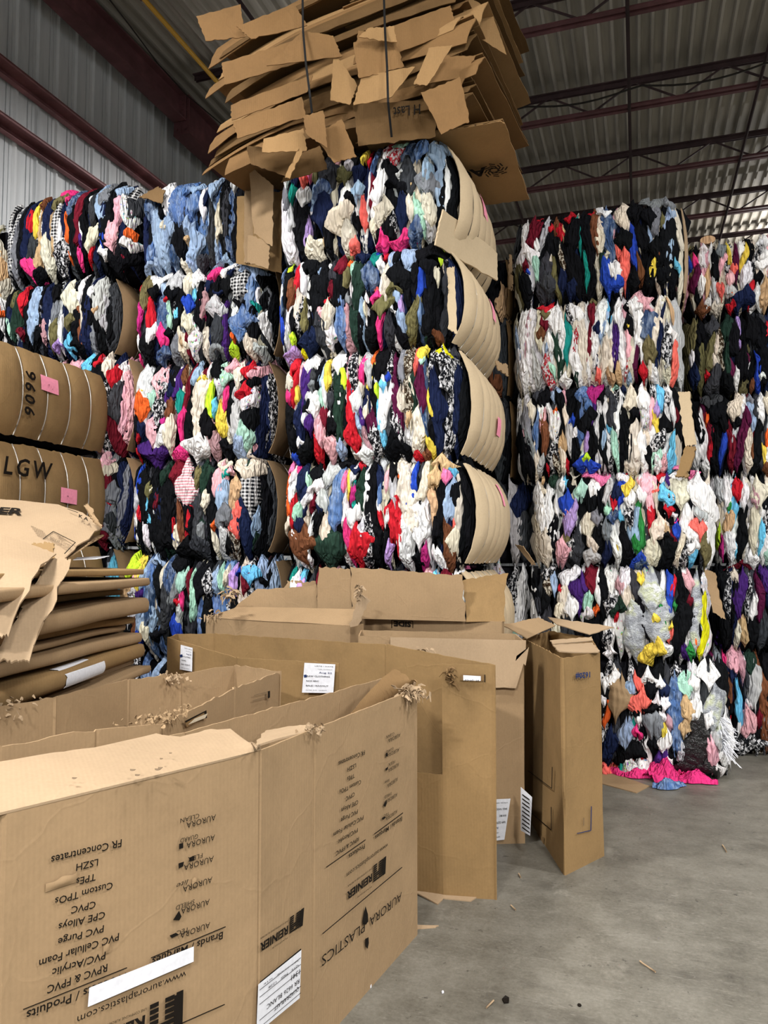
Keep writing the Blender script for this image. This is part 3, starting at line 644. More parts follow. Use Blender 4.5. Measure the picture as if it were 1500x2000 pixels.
bale('C2', -2.385, -1.16, 4.85, 2.985, 3.655, 'bale with black hoodie and bright blue strip, second down in the centre stack', """
k4,5,30,42 d8,5,26,40 k13,7,24,58 w5,6,42,62 N9,6,50,66 b2,5,56,84,6 Y16,4,26,36 r21,5,26,52,1 c19,7,38,62 w26,5,20,50 w15,5,56,92 k18,4,60,80 W24,6,48,72 x28,6,54,78,-2 S31,6,56,80,-2
z45,14,6,14 k33,14,16,34 w36,6,22,25 k42,14,20,60 D40,3,26,36 n32,14,78,96 K42,12,66,92,2 Y20,4,79,90 G13,4,72,90 l18,15,90,102 J28,6,88,100 p43,7,60,78 W48,10,57,80 X52,8,74,88 K53,6,24,40
R59,8,16,34 R54,5,38,52 k58,8,26,60,-2 r47,3,52,58 S66,5,9,20 n73,12,8,22 o66,3,20,28 E70,4,20,36 e73,11,22,60 S64,4,28,46 g66,4,48,58 d61,7,52,86,-1 u66,6,58,92,-2 e71,8,60,90 k74,6,64,92
N82,10,24,44 t87,7,12,24 b85,5,8,22 D78,6,52,90 W80,3,54,66 k83,8,72,92 w90,5,18,30 w93,4,26,60 W97,9,20,60,-3 f89,3,28,62 P87,8,48,56 P90,5,58,90 D99,8,7,30,1 D109,12,5,26 r94,2,10,20
k104,5,8,24 S101,11,40,48 S97,14,50,64,-5 K99,8,62,88 D104,4,42,55 k106,13,26,44 w103,5,58,62 l109,4,50,64 D107,8,60,76 k112,4,40,60 w103,4,78,90 k108,8,72,92 k125,15,4,20 k128,9,16,32 b123,6,24,50
d122,4,46,72 S117,8,46,84,-1 D114,3,22,38 k118,6,20,50 k128,8,42,80 k131,6,30,60 W133,4,22,36 K139,6,46,68 k128,8,60,84 c135,6,70,84 e127,4,76,84 Y136,3,6,20 W138,3,10,30 k138,6,20,45""",
 (2, 140, 28, 4, 99, 84), 'kKnwkN', B=.09, D=1.15, panel=dict(bulge=.17, nw=7, mat=CP, stickers=[dict(y=.62, z=.42, w=.12, h=.15, scrib='~')]))
bale('C3', -2.33, -1.10, 4.85, 2.245, 2.98, 'bale with long red strip and fuzzy grey sweater, third down in the centre stack', """
r14,7,16,30 b13,4,16,20 W9,10,30,44 P9,9,40,54,3 r17,5,28,55 k8,16,52,72 k12,10,66,90 y19,4,38,52 p21,2,20,40 L24,6,15,58 n20,8,50,86,4 L28,4,25,40 w28,5,12,28 w33,6,12,26 K32,5,26,38 g31,5,34,42
w34,8,44,62 w27,4,42,52 k28,6,50,60 w26,4,58,68 L31,8,62,74 r34,7,73,98,1 p36,6,62,82,3 D39,5,22,38 k37,6,20,40 W44,6,4,14 E41,4,40,62 y45,5,18,40 w42,4,30,52 R43,6,54,70 K46,5,42,56 w47,4,58,66
k47,7,60,76 p45,14,74,94,1 k26,10,80,98 b18,7,88,98 w20,5,78,88 w52,11,8,28 n54,3,18,30 e51,7,30,80,3 Y56,4,22,40 w54,4,36,56 D53,6,78,92 k59,5,9,30 k58,4,40,75 p62,5,14,34 r62,7,28,66,1 r67,9,60,84
x66,8,8,42 N65,3,30,48 P73,4,13,34 w69,8,40,58 L72,3,54,70 D69,4,58,72 G77,7,6,40 o81,3,5,22 y79,3,18,40 k82,4,20,60 w70,12,84,94,6 u75,4,66,92,3 W75,4,50,64 v80,6,56,72 x82,8,64,90 Y83,3,34,46
w87,7,30,72,2 B88,5,32,42 B85,5,50,84,3 k88,8,4,30 K89,7,20,80,5 k97,14,70,92,3 w84,3,12,36 x94,4,16,28 b94,3,26,34 w94,4,34,60 x97,4,50,80 v97,4,12,30,1 v99,5,30,80,1 g103,7,4,34 W104,5,40,56
x103,6,60,90 z109,7,2,28 z108,5,32,58 W110,4,30,70 s108,4,54,66 f113,4,6,28 y120,9,0,14 E118,4,13,20 e114,5,22,60 v118,9,20,54 W115,9,56,90 N122,6,20,76 n127,9,24,62,4 y127,4,40,62 n133,6,50,86,-3
x138,13,10,40,3 x141,8,36,86,-4 x132,9,6,22 y124,6,72,88 J134,7,4,14 k128,4,60,80 r117,7,84,98 w112,4,88,100 c121,6,84,92""",
 (3, 143, 18, 3, 98, 88), 'kwKnWx', B=.09, D=1.12, panel=dict(bulge=.14, nw=6, mat=CP, stickers=[dict(y=.62, z=.30, w=.14, h=.13, scrib='78')]))
bale('C4', -2.33, -1.08, 4.85, 1.535, 2.24, 'bale with green trousers, red shirts and cream knit, fourth down in the centre stack', """
j10,8,8,22 o7,7,18,40 x3,6,28,50 o10,6,38,55 r13,3,14,30 P17,3,12,22 w14,6,16,30 w17,6,20,38 w13,6,30,44 n22,8,11,36 r16,5,38,62 E28,6,18,30 k34,9,12,26 w33,9,26,36 n26,6,30,52,-5 w29,7,36,46,-4
E22,9,42,60,-4 R32,6,38,50 n22,7,52,68 c23,19,62,84,2 w31,5,54,80,-4 w14,5,66,80,8 W9,9,56,66 w26,8,84,92 k36,7,48,68 n37,6,36,54 e42,19,68,94,3 G43,9,10,30 w39,5,20,40 G42,8,30,50 W42,9,46,76,2
d52,9,12,60,-1 k54,8,4,16 j56,4,18,34 y59,3,14,40 X62,5,12,28 t65,3,24,48 m62,5,28,44 w57,3,36,60 P60,6,56,90,2 r67,13,62,90,1 w66,13,44,60 w71,6,56,74 n65,6,12,20 r70,4,8,16 e70,7,14,50,2
w73,5,16,58,1 k79,13,8,92 d85,3,28,45 p88,3,14,34 r85,3,46,62 x76,7,54,92 w82,3,40,52 k89,4,40,80 G86,5,2,16 k92,6,5,24 G94,5,10,60,-1 r94,8,42,72 r98,5,36,80 w91,4,44,60 W97,6,6,12 o99,3,10,24
W104,13,8,60 w104,13,56,96 w115,11,42,74 b110,5,8,40,-2 b107,4,38,66,-2 W116,6,8,40 k113,3,20,46 S122,4,6,26 s128,15,5,14 s125,8,12,30 s123,6,30,56 k128,6,14,60 k124,5,46,70 j131,5,12,26
D134,8,24,54 k140,8,22,52,2 f137,4,50,65 c133,8,56,92,-2 m118,4,74,94 w124,9,76,96,4 k113,6,80,94 W140,8,60,82,-3 l89,5,72,92 B137,4,10,18""",
 (3, 141, 14, 5, 94, 92), 'kwKnWk', B=.09, D=1.13, panel=dict(bulge=.15, nw=6, mat=CP, stickers=[dict(y=.66, z=.52, w=.08, h=.16)]))
bale('C5', -2.33, -1.10, 4.85, .80, 1.53, 'bale behind the big cartons, second from the floor in the centre stack', """
t12,6,0,30 w18,6,4,24 l22,5,10,30 k6,8,0,30 R132,10,0,30 p120,6,0,40 B126,5,4,20""", (3, 141, 0, 0, 100, 100), 'kKRpBw', panel=dict(bulge=.2, nw=6, mat=CP))
bale('C6', -2.33, -1.10, 4.85, 0, .795, 'clothing bale on the floor of the tall centre stack', fill='kKRpBw', nfill=14, panel=dict(bulge=.15, nw=6, mat=CP))
# ---- column G behind the centre stack
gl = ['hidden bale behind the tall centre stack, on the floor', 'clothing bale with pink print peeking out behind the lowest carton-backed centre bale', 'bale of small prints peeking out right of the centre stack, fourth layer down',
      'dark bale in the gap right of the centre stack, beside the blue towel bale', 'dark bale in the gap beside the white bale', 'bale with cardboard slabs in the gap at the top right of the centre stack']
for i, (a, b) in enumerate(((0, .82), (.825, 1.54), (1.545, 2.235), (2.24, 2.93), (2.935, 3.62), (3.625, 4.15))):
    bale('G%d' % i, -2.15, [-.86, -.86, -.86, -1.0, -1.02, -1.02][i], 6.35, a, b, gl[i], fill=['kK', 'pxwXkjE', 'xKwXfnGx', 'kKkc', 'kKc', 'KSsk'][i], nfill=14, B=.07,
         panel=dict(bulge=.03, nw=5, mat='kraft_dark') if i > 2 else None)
# ---- column E
bale('E1', -.92, .37, 6.2, 3.625, 4.34, 'mostly black bale with maroon shirt and grey coat, topmost of the right stack', """
w18,6,25,46,-4 k12,8,28,48,-3 R24,12,24,50,-2 w17,18,47,60 w22,6,52,64 w27,5,42,54 r29,4,23,27 k30,6,26,40 G34,7,24,50,-3 r37,4,30,38 k38,8,36,60 R16,5,60,68 S9,6,58,94,2 G17,8,62,92,4 k12,12,70,96,3
b18,4,67,74 E26,5,54,78,-1 K33,12,56,92 K35,12,70,88 W38,3,54,66 c42,4,24,42 r46,6,30,44,-1 S41,5,56,90,2 s49,4,33,44 z47,4,44,70 k43,6,40,55 r53,9,20,28 k55,10,24,50 k56,15,48,84,4 n46,6,66,86
n54,8,76,90 t61,3,22,54,1 t64,4,54,82,4 k67,9,21,70,3 r71,4,19,24 c75,6,19,54 W79,5,24,52 w83,8,17,26 W79,6,34,56 N86,10,16,62 W84,5,54,60 e79,5,54,68 b83,10,60,84,3 b87,14,74,87 w88,9,62,78,5
W96,4,14,22 p91,2,17,44 W96,10,16,40,3 k97,10,38,53 f98,11,53,82 f91,4,46,60,2 c96,4,38,42 D101,4,30,40 b104,5,34,68,1 k105,12,12,32 p99,3,14,20 k112,8,34,56 W110,4,40,56,2 D116,4,34,49 c109,5,56,78
k105,8,68,84 k118,10,18,36 g121,15,4,20 g123,8,16,44 g132,9,9,20 D134,7,20,28 D133,5,24,44,-2 S129,4,26,44 k124,10,46,70 c124,4,56,64 y120,7,60,79 k117,8,60,84 k134,12,30,66,-5 D137,6,44,66,-5
W140,6,20,50 W143,3,40,90,-3 B138,6,60,69 k127,8,66,80 w96,3,76,86""",
 (5, 144, 26, 13, 97, 84), 'kkKnkW', lift=.04, panel=dict(bulge=.03, nw=5, mat='kraft_light', front=.05))
bale('E2', -.93, .33, 6.2, 2.935, 3.62, 'mostly white and cream clothing bale with teal strips, second down in the right stack', """
D8,4,30,60 w14,9,16,84,1 l15,2,20,60 w10,6,50,82,4 w21,8,15,84 u18,3,18,60 G25,6,50,84 W27,5,14,50,2 r34,9,12,20 S33,9,18,26 R32,8,26,36 c32,7,34,44 w42,12,12,40 w38,7,38,56 D34,4,44,54 Z35,9,57,82
E39,5,62,74 e43,6,35,72 w47,5,30,70 w49,9,72,82 w55,8,12,30,3 t51,6,16,62,1 w57,8,42,80,3 x56,6,10,30 Z59,5,30,58,2 e61,4,68,80 W64,11,8,82,1 w70,5,60,80 R73,6,8,30 S74,6,8,14 R71,4,28,64
w77,5,20,60,-2 w82,7,8,40 D83,4,20,44,-2 B86,3,6,30 k88,3,8,30 n78,4,30,42 w74,5,56,70 n77,4,56,70 W82,6,42,76 f76,4,66,78 L90,7,32,64,1 W87,5,44,80 s87,8,68,80 s93,5,62,80,3 w95,8,10,34 w97,6,32,70
p97,3,14,30,4 p101,4,30,60,2 Z99,4,60,76 k101,5,12,22 k103,5,24,42 y103,3,30,38 w107,12,8,24 w110,7,20,50,-2 W105,4,44,74 D104,3,68,80 v110,4,22,50,-3 v108,4,50,76 p114,14,4,18 p118,8,16,24
w115,4,20,60,-3 N117,10,20,46,-2 S117,10,44,64 r114,6,64,78 W125,8,12,50 W122,6,45,76,-4 n130,5,14,60,-4 n124,3,56,76 x133,8,34,70,-4 w136,7,34,44 W132,6,60,80 f138,5,44,82,-4 s131,3,8,30,7 w122,6,66,82 G6,2,30,70""",
 (5, 142, 17, 4, 84, 79), 'wWwWGw', B=.09)
bale('E3', -.92, .31, 6.2, 2.24, 2.93, 'bale with light blue towel and purple cloth at its top, third in the right stack', """
G13,5,14,24 g10,9,20,56,3 W16,6,20,34 d21,5,26,56 K21,6,8,18 k28,9,8,22 w25,4,18,38 D37,7,8,18 k41,8,10,24 p45,3,8,20 k48,6,6,20 g10,4,38,60,8 u8,3,38,48,3 k6,10,36,76,3 k14,10,48,76,2 W18,4,48,80,3
G24,4,58,74 c28,6,30,58,-1 p28,5,24,40,-3 w33,5,20,48 X38,6,26,50 o38,3,24,30 x35,7,46,74 r29,3,66,73 z36,6,58,72 s43,5,44,60 W42,5,54,72 r46,3,62,72 W46,4,16,48 G49,4,34,60 b51,4,30,38 k54,6,12,70
w53,3,38,48 E57,3,58,68 d59,12,7,20 d58,5,18,50 d63,6,16,28 k64,10,25,42 k66,7,38,62 l62,5,42,58 L66,5,6,36 m71,9,5,20 Y62,5,59,65 b62,14,62,72 G58,4,56,68 w72,3,34,66 k75,5,8,20 k76,6,30,66
D77,4,40,56 E84,4,7,10 W82,4,10,22 K84,7,10,40,-2 w89,5,10,30 B82,4,20,44,-1 E85,6,36,72 w87,5,24,44 k90,4,20,72,1 k94,8,16,72,-1 W98,8,7,26 n93,4,7,14 k104,6,6,20 w107,11,9,28 X110,6,20,40
p113,5,16,38 W100,9,36,74 w108,9,44,74,-3 k101,6,24,34 y117,5,26,46 l119,5,22,32 B120,5,7,28,3 x115,5,8,18 w126,6,8,16 x127,4,10,22 R131,4,24,36 w130,5,18,36 k122,10,30,44 x124,10,40,56,-4
k114,6,52,70,-4 w116,5,58,72 B129,6,54,74,-4 p124,5,60,72,-3 E120,6,54,70,-4 B132,3,40,56 l118,4,46,54""",
 (2, 135, 12, 5, 76, 72), 'kwKxWk')
bale('E4', -.80, .53, 6.2, 1.535, 2.235, 'bale with long cream trousers and pink bundle above, fourth in the right stack', """
W12,10,18,70,5 w15,8,16,50,2 s18,3,8,18 w25,9,14,70,-1 k20,3,12,60 W18,10,50,73,3 e27,6,9,20 w35,5,12,22 W42,11,5,11 B38,4,12,20 k41,6,16,22 b38,11,23,40 E48,9,16,28 Z38,4,34,42 l43,11,31,54,-5
k29,9,40,66,-3 w31,3,26,40 p33,12,58,74,-1 S38,5,50,66 w46,3,44,56 x43,6,56,68 k40,5,68,76 K48,9,46,76,-3 k52,6,6,30 w58,9,11,28 j63,16,1,16 k57,6,20,38 k63,7,20,38 P58,2,28,42 g62,9,38,46
W55,8,38,56 W57,7,54,66,2 G56,10,62,76 k62,7,46,66 G69,5,10,32 g74,3,8,22 w78,8,6,16 n77,8,16,30,-3 r85,4,7,12 r76,5,24,36,-1 b82,9,12,34,-4 y87,6,14,28,-2 E71,4,33,42 N73,8,38,46 B80,4,38,46
g69,7,44,60 n67,6,56,76 w75,6,46,76 y77,3,56,72 k82,8,44,76 x88,8,32,50 w88,8,24,36 D91,6,34,66,-1 a96,4,28,64,-2 a91,6,56,68 w94,5,20,32 p99,10,7,26 p102,6,20,40 r102,5,32,52 w96,4,8,16
W105,5,8,36 r108,6,6,14 f107,5,18,26 w112,4,7,18 L117,4,8,22 B112,9,19,32 x118,6,22,32 r113,7,33,40 w117,4,38,44 b119,5,46,60 s114,5,46,56 k114,8,54,60 P122,3,44,47 W107,10,42,60 W102,9,56,80,3
b92,13,68,80 N96,8,72,80 k112,11,58,84 w124,11,8,14 W124,10,12,34 w128,7,30,56 W124,7,54,80,-4 k130,3,20,38 w138,14,12,42,3 G139,8,28,46 w144,7,20,60 f136,10,46,58 w130,8,50,62 x127,6,62,80,-1
w132,8,60,70 B134,6,62,80,-4 S142,7,50,80,-3 j130,18,7,11 R118,6,54,62""",
 (9, 147, 13, 8, 74, 81), 'kwKWGw', B=.09)
bale('E5', -.83, .50, 6.2, .825, 1.53, 'bale with plastic bags of garments and a yellow strip, fifth in the right stack', """
k22,6,14,30 w22,4,20,25 w20,5,28,42 K25,6,26,40 x34,8,5,16 z32,6,14,28 k30,6,24,38 D38,4,10,26 w49,13,6,20 W46,8,18,40 r43,3,20,26 W41,5,30,42 w51,9,26,42 R63,9,6,24 L58,11,14,28 L58,4,28,40,-2
E62,6,24,40 w69,4,12,34 o67,4,35,40 X61,9,36,44 k73,6,10,42 w78,5,6,28 u83,5,16,26 w82,6,24,30 x77,8,28,40 e82,9,30,40 r81,3,38,46 w76,5,40,60 w88,7,7,26 W88,6,20,36 h92,15,36,70,4 h104,15,10,38,3
h108,17,34,62,2 K94,4,8,30,2 k99,4,28,58,4 y101,4,12,20 a112,4,32,50 y107,5,40,48 y107,14,58,72 w114,6,60,68 b118,4,12,40 r120,3,16,30 a123,3,32,38 k127,9,10,60 p131,5,12,24 R132,4,28,36
h135,8,14,64,2 J142,5,28,70,-2 k124,6,40,74 y118,4,47,52 f120,3,50,60 o134,3,56,64 a132,6,62,72 L128,4,60,72 x77,7,52,60 w77,8,64,70""",
 (18, 146, 7, 9, 69, 76), 'kwKXWk')
bale('E6', -.78, .60, 6.15, 0.02, .82, 'bottom bale of the right stack with black plastic and fringed white cloth spilling out', """
w20,14,6,30 n20,4,12,24 w21,8,24,36 r31,4,10,34 k32,5,14,30 w37,6,12,24 w46,14,16,34,-2 w39,6,36,48 k38,8,14,60 C52,14,23,57 o43,4,40,66 u13,7,26,44 J10,4,12,24 w8,5,34,46 k14,10,44,60 G20,7,42,60
G28,7,44,66 b26,6,58,74 g12,12,60,80 x12,14,76,90 k28,12,66,100 x38,4,68,84 D60,7,24,40 w74,16,18,28 f68,5,20,36 f71,13,34,54 k66,6,48,60 w67,5,54,66 t63,3,60,70 P66,8,68,76 D57,9,62,88
n47,12,72,104,-5 k60,16,84,100 k78,8,24,40 w82,10,24,34 w85,12,40,50 k83,12,46,54 d95,9,24,90 n86,8,28,40 g79,11,54,78,1 w86,5,52,62 y86,5,62,78 u90,5,56,70 w87,10,72,90 w73,4,78,104 r69,3,90,108
k77,8,76,90 L84,12,90,116 w88,7,92,116,2 w60,9,96,106 s104,9,41,62 s99,8,60,75 G98,7,80,102 w106,7,20,34 E104,9,22,38 w119,16,14,30 w110,7,40,62 h121,13,32,70,4 w118,8,50,68 w133,12,60,108
h127,8,66,90 G127,8,70,88 p119,9,76,106 H110,18,58,112 H98,14,98,116 H118,15,100,116,2 k92,6,84,100 c74,6,104,112 z58,12,102,112 w126,7,102,112""",
 (-14, 134, 4, 14, 104, 116), 'kKwxkG', B=.10)
# ---- column F (far right)
bale('F1', .40, 1.62, 7.0, 3.65, 4.29, 'colourful mixed clothing bale with a tan cap on top, topmost at the right edge', """
b9,5,24,36 P13,4,23,34 w18,5,20,34 w21,6,15,22 v15,8,32,50 w17,7,40,54 s24,4,34,58 G28,4,30,56 g35,9,14,28 p35,6,24,38 k31,6,22,44 y44,3,13,32 v50,6,14,44,-2 w54,4,10,24 y57,5,16,38,-3 f35,5,46,58
w25,6,56,66 W31,7,61,70 c20,12,60,70 r43,8,60,68 G42,9,46,58 n53,12,50,66 o46,4,53,57 w55,7,32,50 p42,6,38,50 f46,5,32,40 N59,4,28,42 x62,4,22,42 w69,9,28,38 w72,8,22,30 w68,5,12,18 w74,6,7,18
w65,5,44,66,2 s71,7,44,66 r60,3,44,64 k68,6,38,48 x66,5,16,26 k10,7,60,70 w90,6,10,60 k98,8,10,60 r108,6,10,60 d118,7,10,60 W126,6,10,60""", (2, 136, 15, 1, 71, 64), 'kwxKWpS')
bale('F2', .40, 1.62, 7.0, 2.97, 3.645, 'dark bale with olive jackets and a lavender strip, second down at the right edge', """
S9,10,72,96 k16,8,74,90 K26,12,70,84 e38,8,68,88 k45,8,70,100 S28,8,84,110,-6 W29,5,84,100 W28,5,98,116 z34,5,80,110 K27,9,108,128 l50,3,68,96 k58,12,66,90 k52,10,92,118,-2 v55,4,94,106 w57,2,105,110
k66,9,70,96 r72,4,74,88 k68,12,88,124 b62,4,100,128,2 w45,5,110,128,3 k40,9,112,128 v41,4,104,118 w68,5,114,120 c60,4,118,128 w10,3,90,110 n10,8,106,122 w76,5,74,90 e38,5,90,116 r19,4,112,118""",
 (2, 136, 70, 62, 130, 126), 'kkKSkn')
bale('F3', .38, 1.60, 7.0, 2.29, 2.965, 'bale with beige garment, plum and dark red strips, third down at right edge', """
K25,12,130,140 k30,12,136,152 v18,3,132,144 W46,12,131,150 w50,6,130,144 k44,7,150,158 v54,5,138,156 D57,5,132,160 g57,7,131,138 K62,5,134,150 w66,6,130,152 W73,8,130,148 R40,5,154,188 G43,4,154,170
v50,7,150,186,-3 W55,6,160,188 c59,3,160,190 b33,4,160,186 r24,5,168,182 o20,3,144,154 w20,6,180,192 k35,6,144,160 k62,6,150,192 o69,3,158,172 y67,4,170,186,-1 w74,9,150,190 c70,8,184,194 k28,6,160,190""",
 (0, 134, 131, 126, 194, 192), 'kKkwRn')
bale('F4', .56, 1.78, 7.0, 1.545, 2.285, 'pale bale with bright blue strip and zigzag rug under it, at the right edge', """
w5,5,12,30 G10,6,10,24 w15,6,9,30,-1 B20,5,12,40 r22,5,12,24 w28,6,13,30 a16,3,24,32 s15,7,32,46 Y10,3,40,54 m12,3,46,60 w17,8,42,62 B21,3,50,58 k26,6,20,60,-1 u34,7,18,28 W38,10,12,30 W34,9,28,56
w40,6,44,62 B38,4,38,56,-1 w32,12,56,66 x43,5,28,46 E42,4,54,62 w26,26,65,71 R26,16,64,69""", (2, 115, 10, 6, 64, 62), 'wWwGkw')
bale('F5', .56, 1.78, 7.0, .84, 1.54, 'dark clothing bale with purple strips, fifth down at the right edge', """
k9,10,70,84 x15,4,72,100 L25,8,72,100,-3 k18,4,74,104 W20,4,70,80 x29,4,74,100 v36,5,72,100,-2 w32,5,86,100 L41,6,68,86 n43,5,84,96 s24,5,100,116 W20,4,104,120 k30,8,100,120 K37,5,96,120 k10,8,100,118""",
 (2, 115, 68, 66, 121, 122), 'kkKnLk')
bale('F6', .50, 1.72, 7.0, 0.02, .835, 'bottom bale at the right edge, with a dusty pink garment near the floor', """
v9,8,120,136 g15,5,120,140 n24,7,120,140 p26,8,119,134 P19,3,122,130 w18,5,132,148 w13,3,130,144 u31,5,120,140 w34,3,124,134 e39,7,120,136 G40,9,128,158 c22,5,134,160 B29,4,140,170 w28,2,166,176
r16,3,148,160 r23,3,150,166 k20,5,150,172 K33,4,130,150 p35,8,158,176 w36,3,150,158 R43,4,160,170 x30,20,176,188 x40,16,177,188""", (6, 118, 121, 120, 188, 192), 'kKcgnk')
# ---- near left stack L: ends of bales wrapped in cardboard, facing the aisle
for key, z0, z1, lab, st, hw in (('L1', 2.42, 3.10, 'cardboard-wrapped bale end with pink sticker 932, upper of the two near left', (.70, .60, '932'), '9606'),
                                 ('L2', 1.72, 2.415, 'cardboard-wrapped bale end marked LGW, just below the one with sticker 932', (.92, .32, '916'), 'LGW'),
                                 ('L3', 1.0, 1.715, 'cardboard-wrapped bale behind the flattened carton pile', None, None), ('L4', 0, .995, 'cardboard-wrapped bale on the floor behind the flattened carton pile', None, None)):
    r = empty('clothing_bale', (-5.3, 3.72, z0)); tag(r, lab, 'clothing bale', 'strapped bales of clothing'); W, H, D = 1.17, z1 - z0, 1.40
    core(r, W, H, D)
    for k in range(12):
        for zz in ((0, H),): garment(r, 'kwKgGD'[rng.randint(6)], (k+.5)/12*W, W/9, .01, H - .01, 0, W, H, .05, 0)
    bu = .10
    end_panel(r, W, H, D, bu, 6, 'kraft_worn', 'wire', wr=.005)
    # rounded far shoulder of the end
    if st:
        ys = st[0]; zs = H * st[1] if key == 'L1' else .34
        sticker(r, W, H, D, bu, 6, ys, zs + (.02 if key == 'L1' else 0), .17, .11, scrib=st[2], tilt=-.05)
        V, Fc = curve_text(hw, .17 if key == 'L2' else .13, .003, .15, 1.3); V = V - V.mean(0)
        xs = W + bu + .034
        if key == 'L1': mesh('handwriting', [(xs, .50 + v[1], .33 - v[0]) for v in V], Fc, M['ink'], r, False)
        else: mesh('handwriting', [(xs, .50 + v[0], .50 + v[1]) for v in V], Fc, M['ink'], r, False)
# ================================================================== CARTONS
def xy(px, py, z): p = onZ(px, py, z); return (p[0], p[1])
def wall(parent, pts, z0, tops, mat='kraft', thick=.007, jag=.0015, warp=.004, name='side_wall', seed=3, edges='top', wf=2.2):
    pts = [np.array(p[:2], float) for p in pts]; tops = tops if hasattr(tops, '__len__') else [tops] * len(pts)
    S = []; T = []; gv = []
    for k in range(len(pts) - 1):
        n = max(3, int(np.linalg.norm(pts[k+1] - pts[k]) / .035))
        for i in range(n): S.append(pts[k] + (pts[k+1] - pts[k]) * i / n); T.append(tops[k] + (tops[k+1] - tops[k]) * i / n)
        if k < len(pts) - 2:
            e = (pts[k+1] - pts[k]) / np.linalg.norm(pts[k+1] - pts[k]); S.append(pts[k+1] - e * .007); T.append(tops[k+1]); gv.append(len(S))
    S.append(pts[-1]); T.append(tops[-1])
    S2 = []; T2 = []
    for i_, (p_, t_) in enumerate(zip(S, T)):
        S2.append(p_); T2.append(t_)
        if i_ in gv and i_ + 1 < len(S): e = (S[i_+1] - p_) / np.linalg.norm(S[i_+1] - p_); S2.append(p_ + e * .007); T2.append(t_)
    gi_ = [g + k_ for k_, g in enumerate(gv)]
    S = np.array(S2); T = np.array(T2)
    nj = 16; t = np.concatenate([np.linspace(0, .97, nj - 1), [1.0]])
    P = np.zeros((len(S), nj, 3)); P[..., :2] = S[:, None, :]; P[..., 2] = z0 + (T[:, None] - z0) * t[None, :]
    g = np.gradient(S, axis=0); n2 = np.stack([g[:, 1], -g[:, 0]], -1); n2 /= np.linalg.norm(n2, axis=1, keepdims=True) + 1e-9
    w = waves(P, warp, wf, 4, seed)
    for q_ in gi_: w[q_] -= .005
    P[..., :2] += n2[:, None, :] * w[..., None]
    return sheet(name, P, thick, M[mat], parent, jag=jag, sharp=28, jag_edges=edges)
def flap(parent, q, mat='kraft', ni=14, nj=9, thick=.006, cr=.012, freq=7, jag=.005, name='flap', edges='topends'):
    return sheet(name, crumple(quadgrid(*q, ni=ni, nj=nj), cr, freq), thick, M[mat], parent, jag=jag, sharp=25, jag_edges=edges)
def shreds(parent, centre, n, L, spread, mat='kraft_light', name='frayed_fibres', down=.5):
    mb = MB(); c = np.array(centre)
    for _ in range(n):
        p = c + rng.normal(0, 1, 3) * np.array(spread); d = rng.normal(0, 1, 3) + np.array([0.5, 0, .5 - down * rng.rand() * 2]); d /= np.linalg.norm(d)
        l = L * rng.uniform(.4, 1); w = rng.uniform(.003, .008); s = np.cross(d, rng.normal(0, 1, 3)); s /= np.linalg.norm(s)
        k = rng.normal(0, .3, 3); a = p; b = p + d*l*.5 + k*l*.3; e = p + d*l + k*l*.2 - np.array([0, 0, l*.3])
        t = np.cross(d, s) * .0015
        V = [a - s*w, a + s*w, b + s*w, b - s*w, e + s*w*.4, e - s*w*.4]; V += [v + t for v in V]
        mb.add(V, [(0,1,2,3), (3,2,4,5), (6,9,8,7), (9,11,10,8), (0,3,9,6), (1,7,8,2), (3,5,11,9), (2,8,10,4)])
    o = mb.build(name, M[mat], parent); o['kind'] = 'stuff'; return o
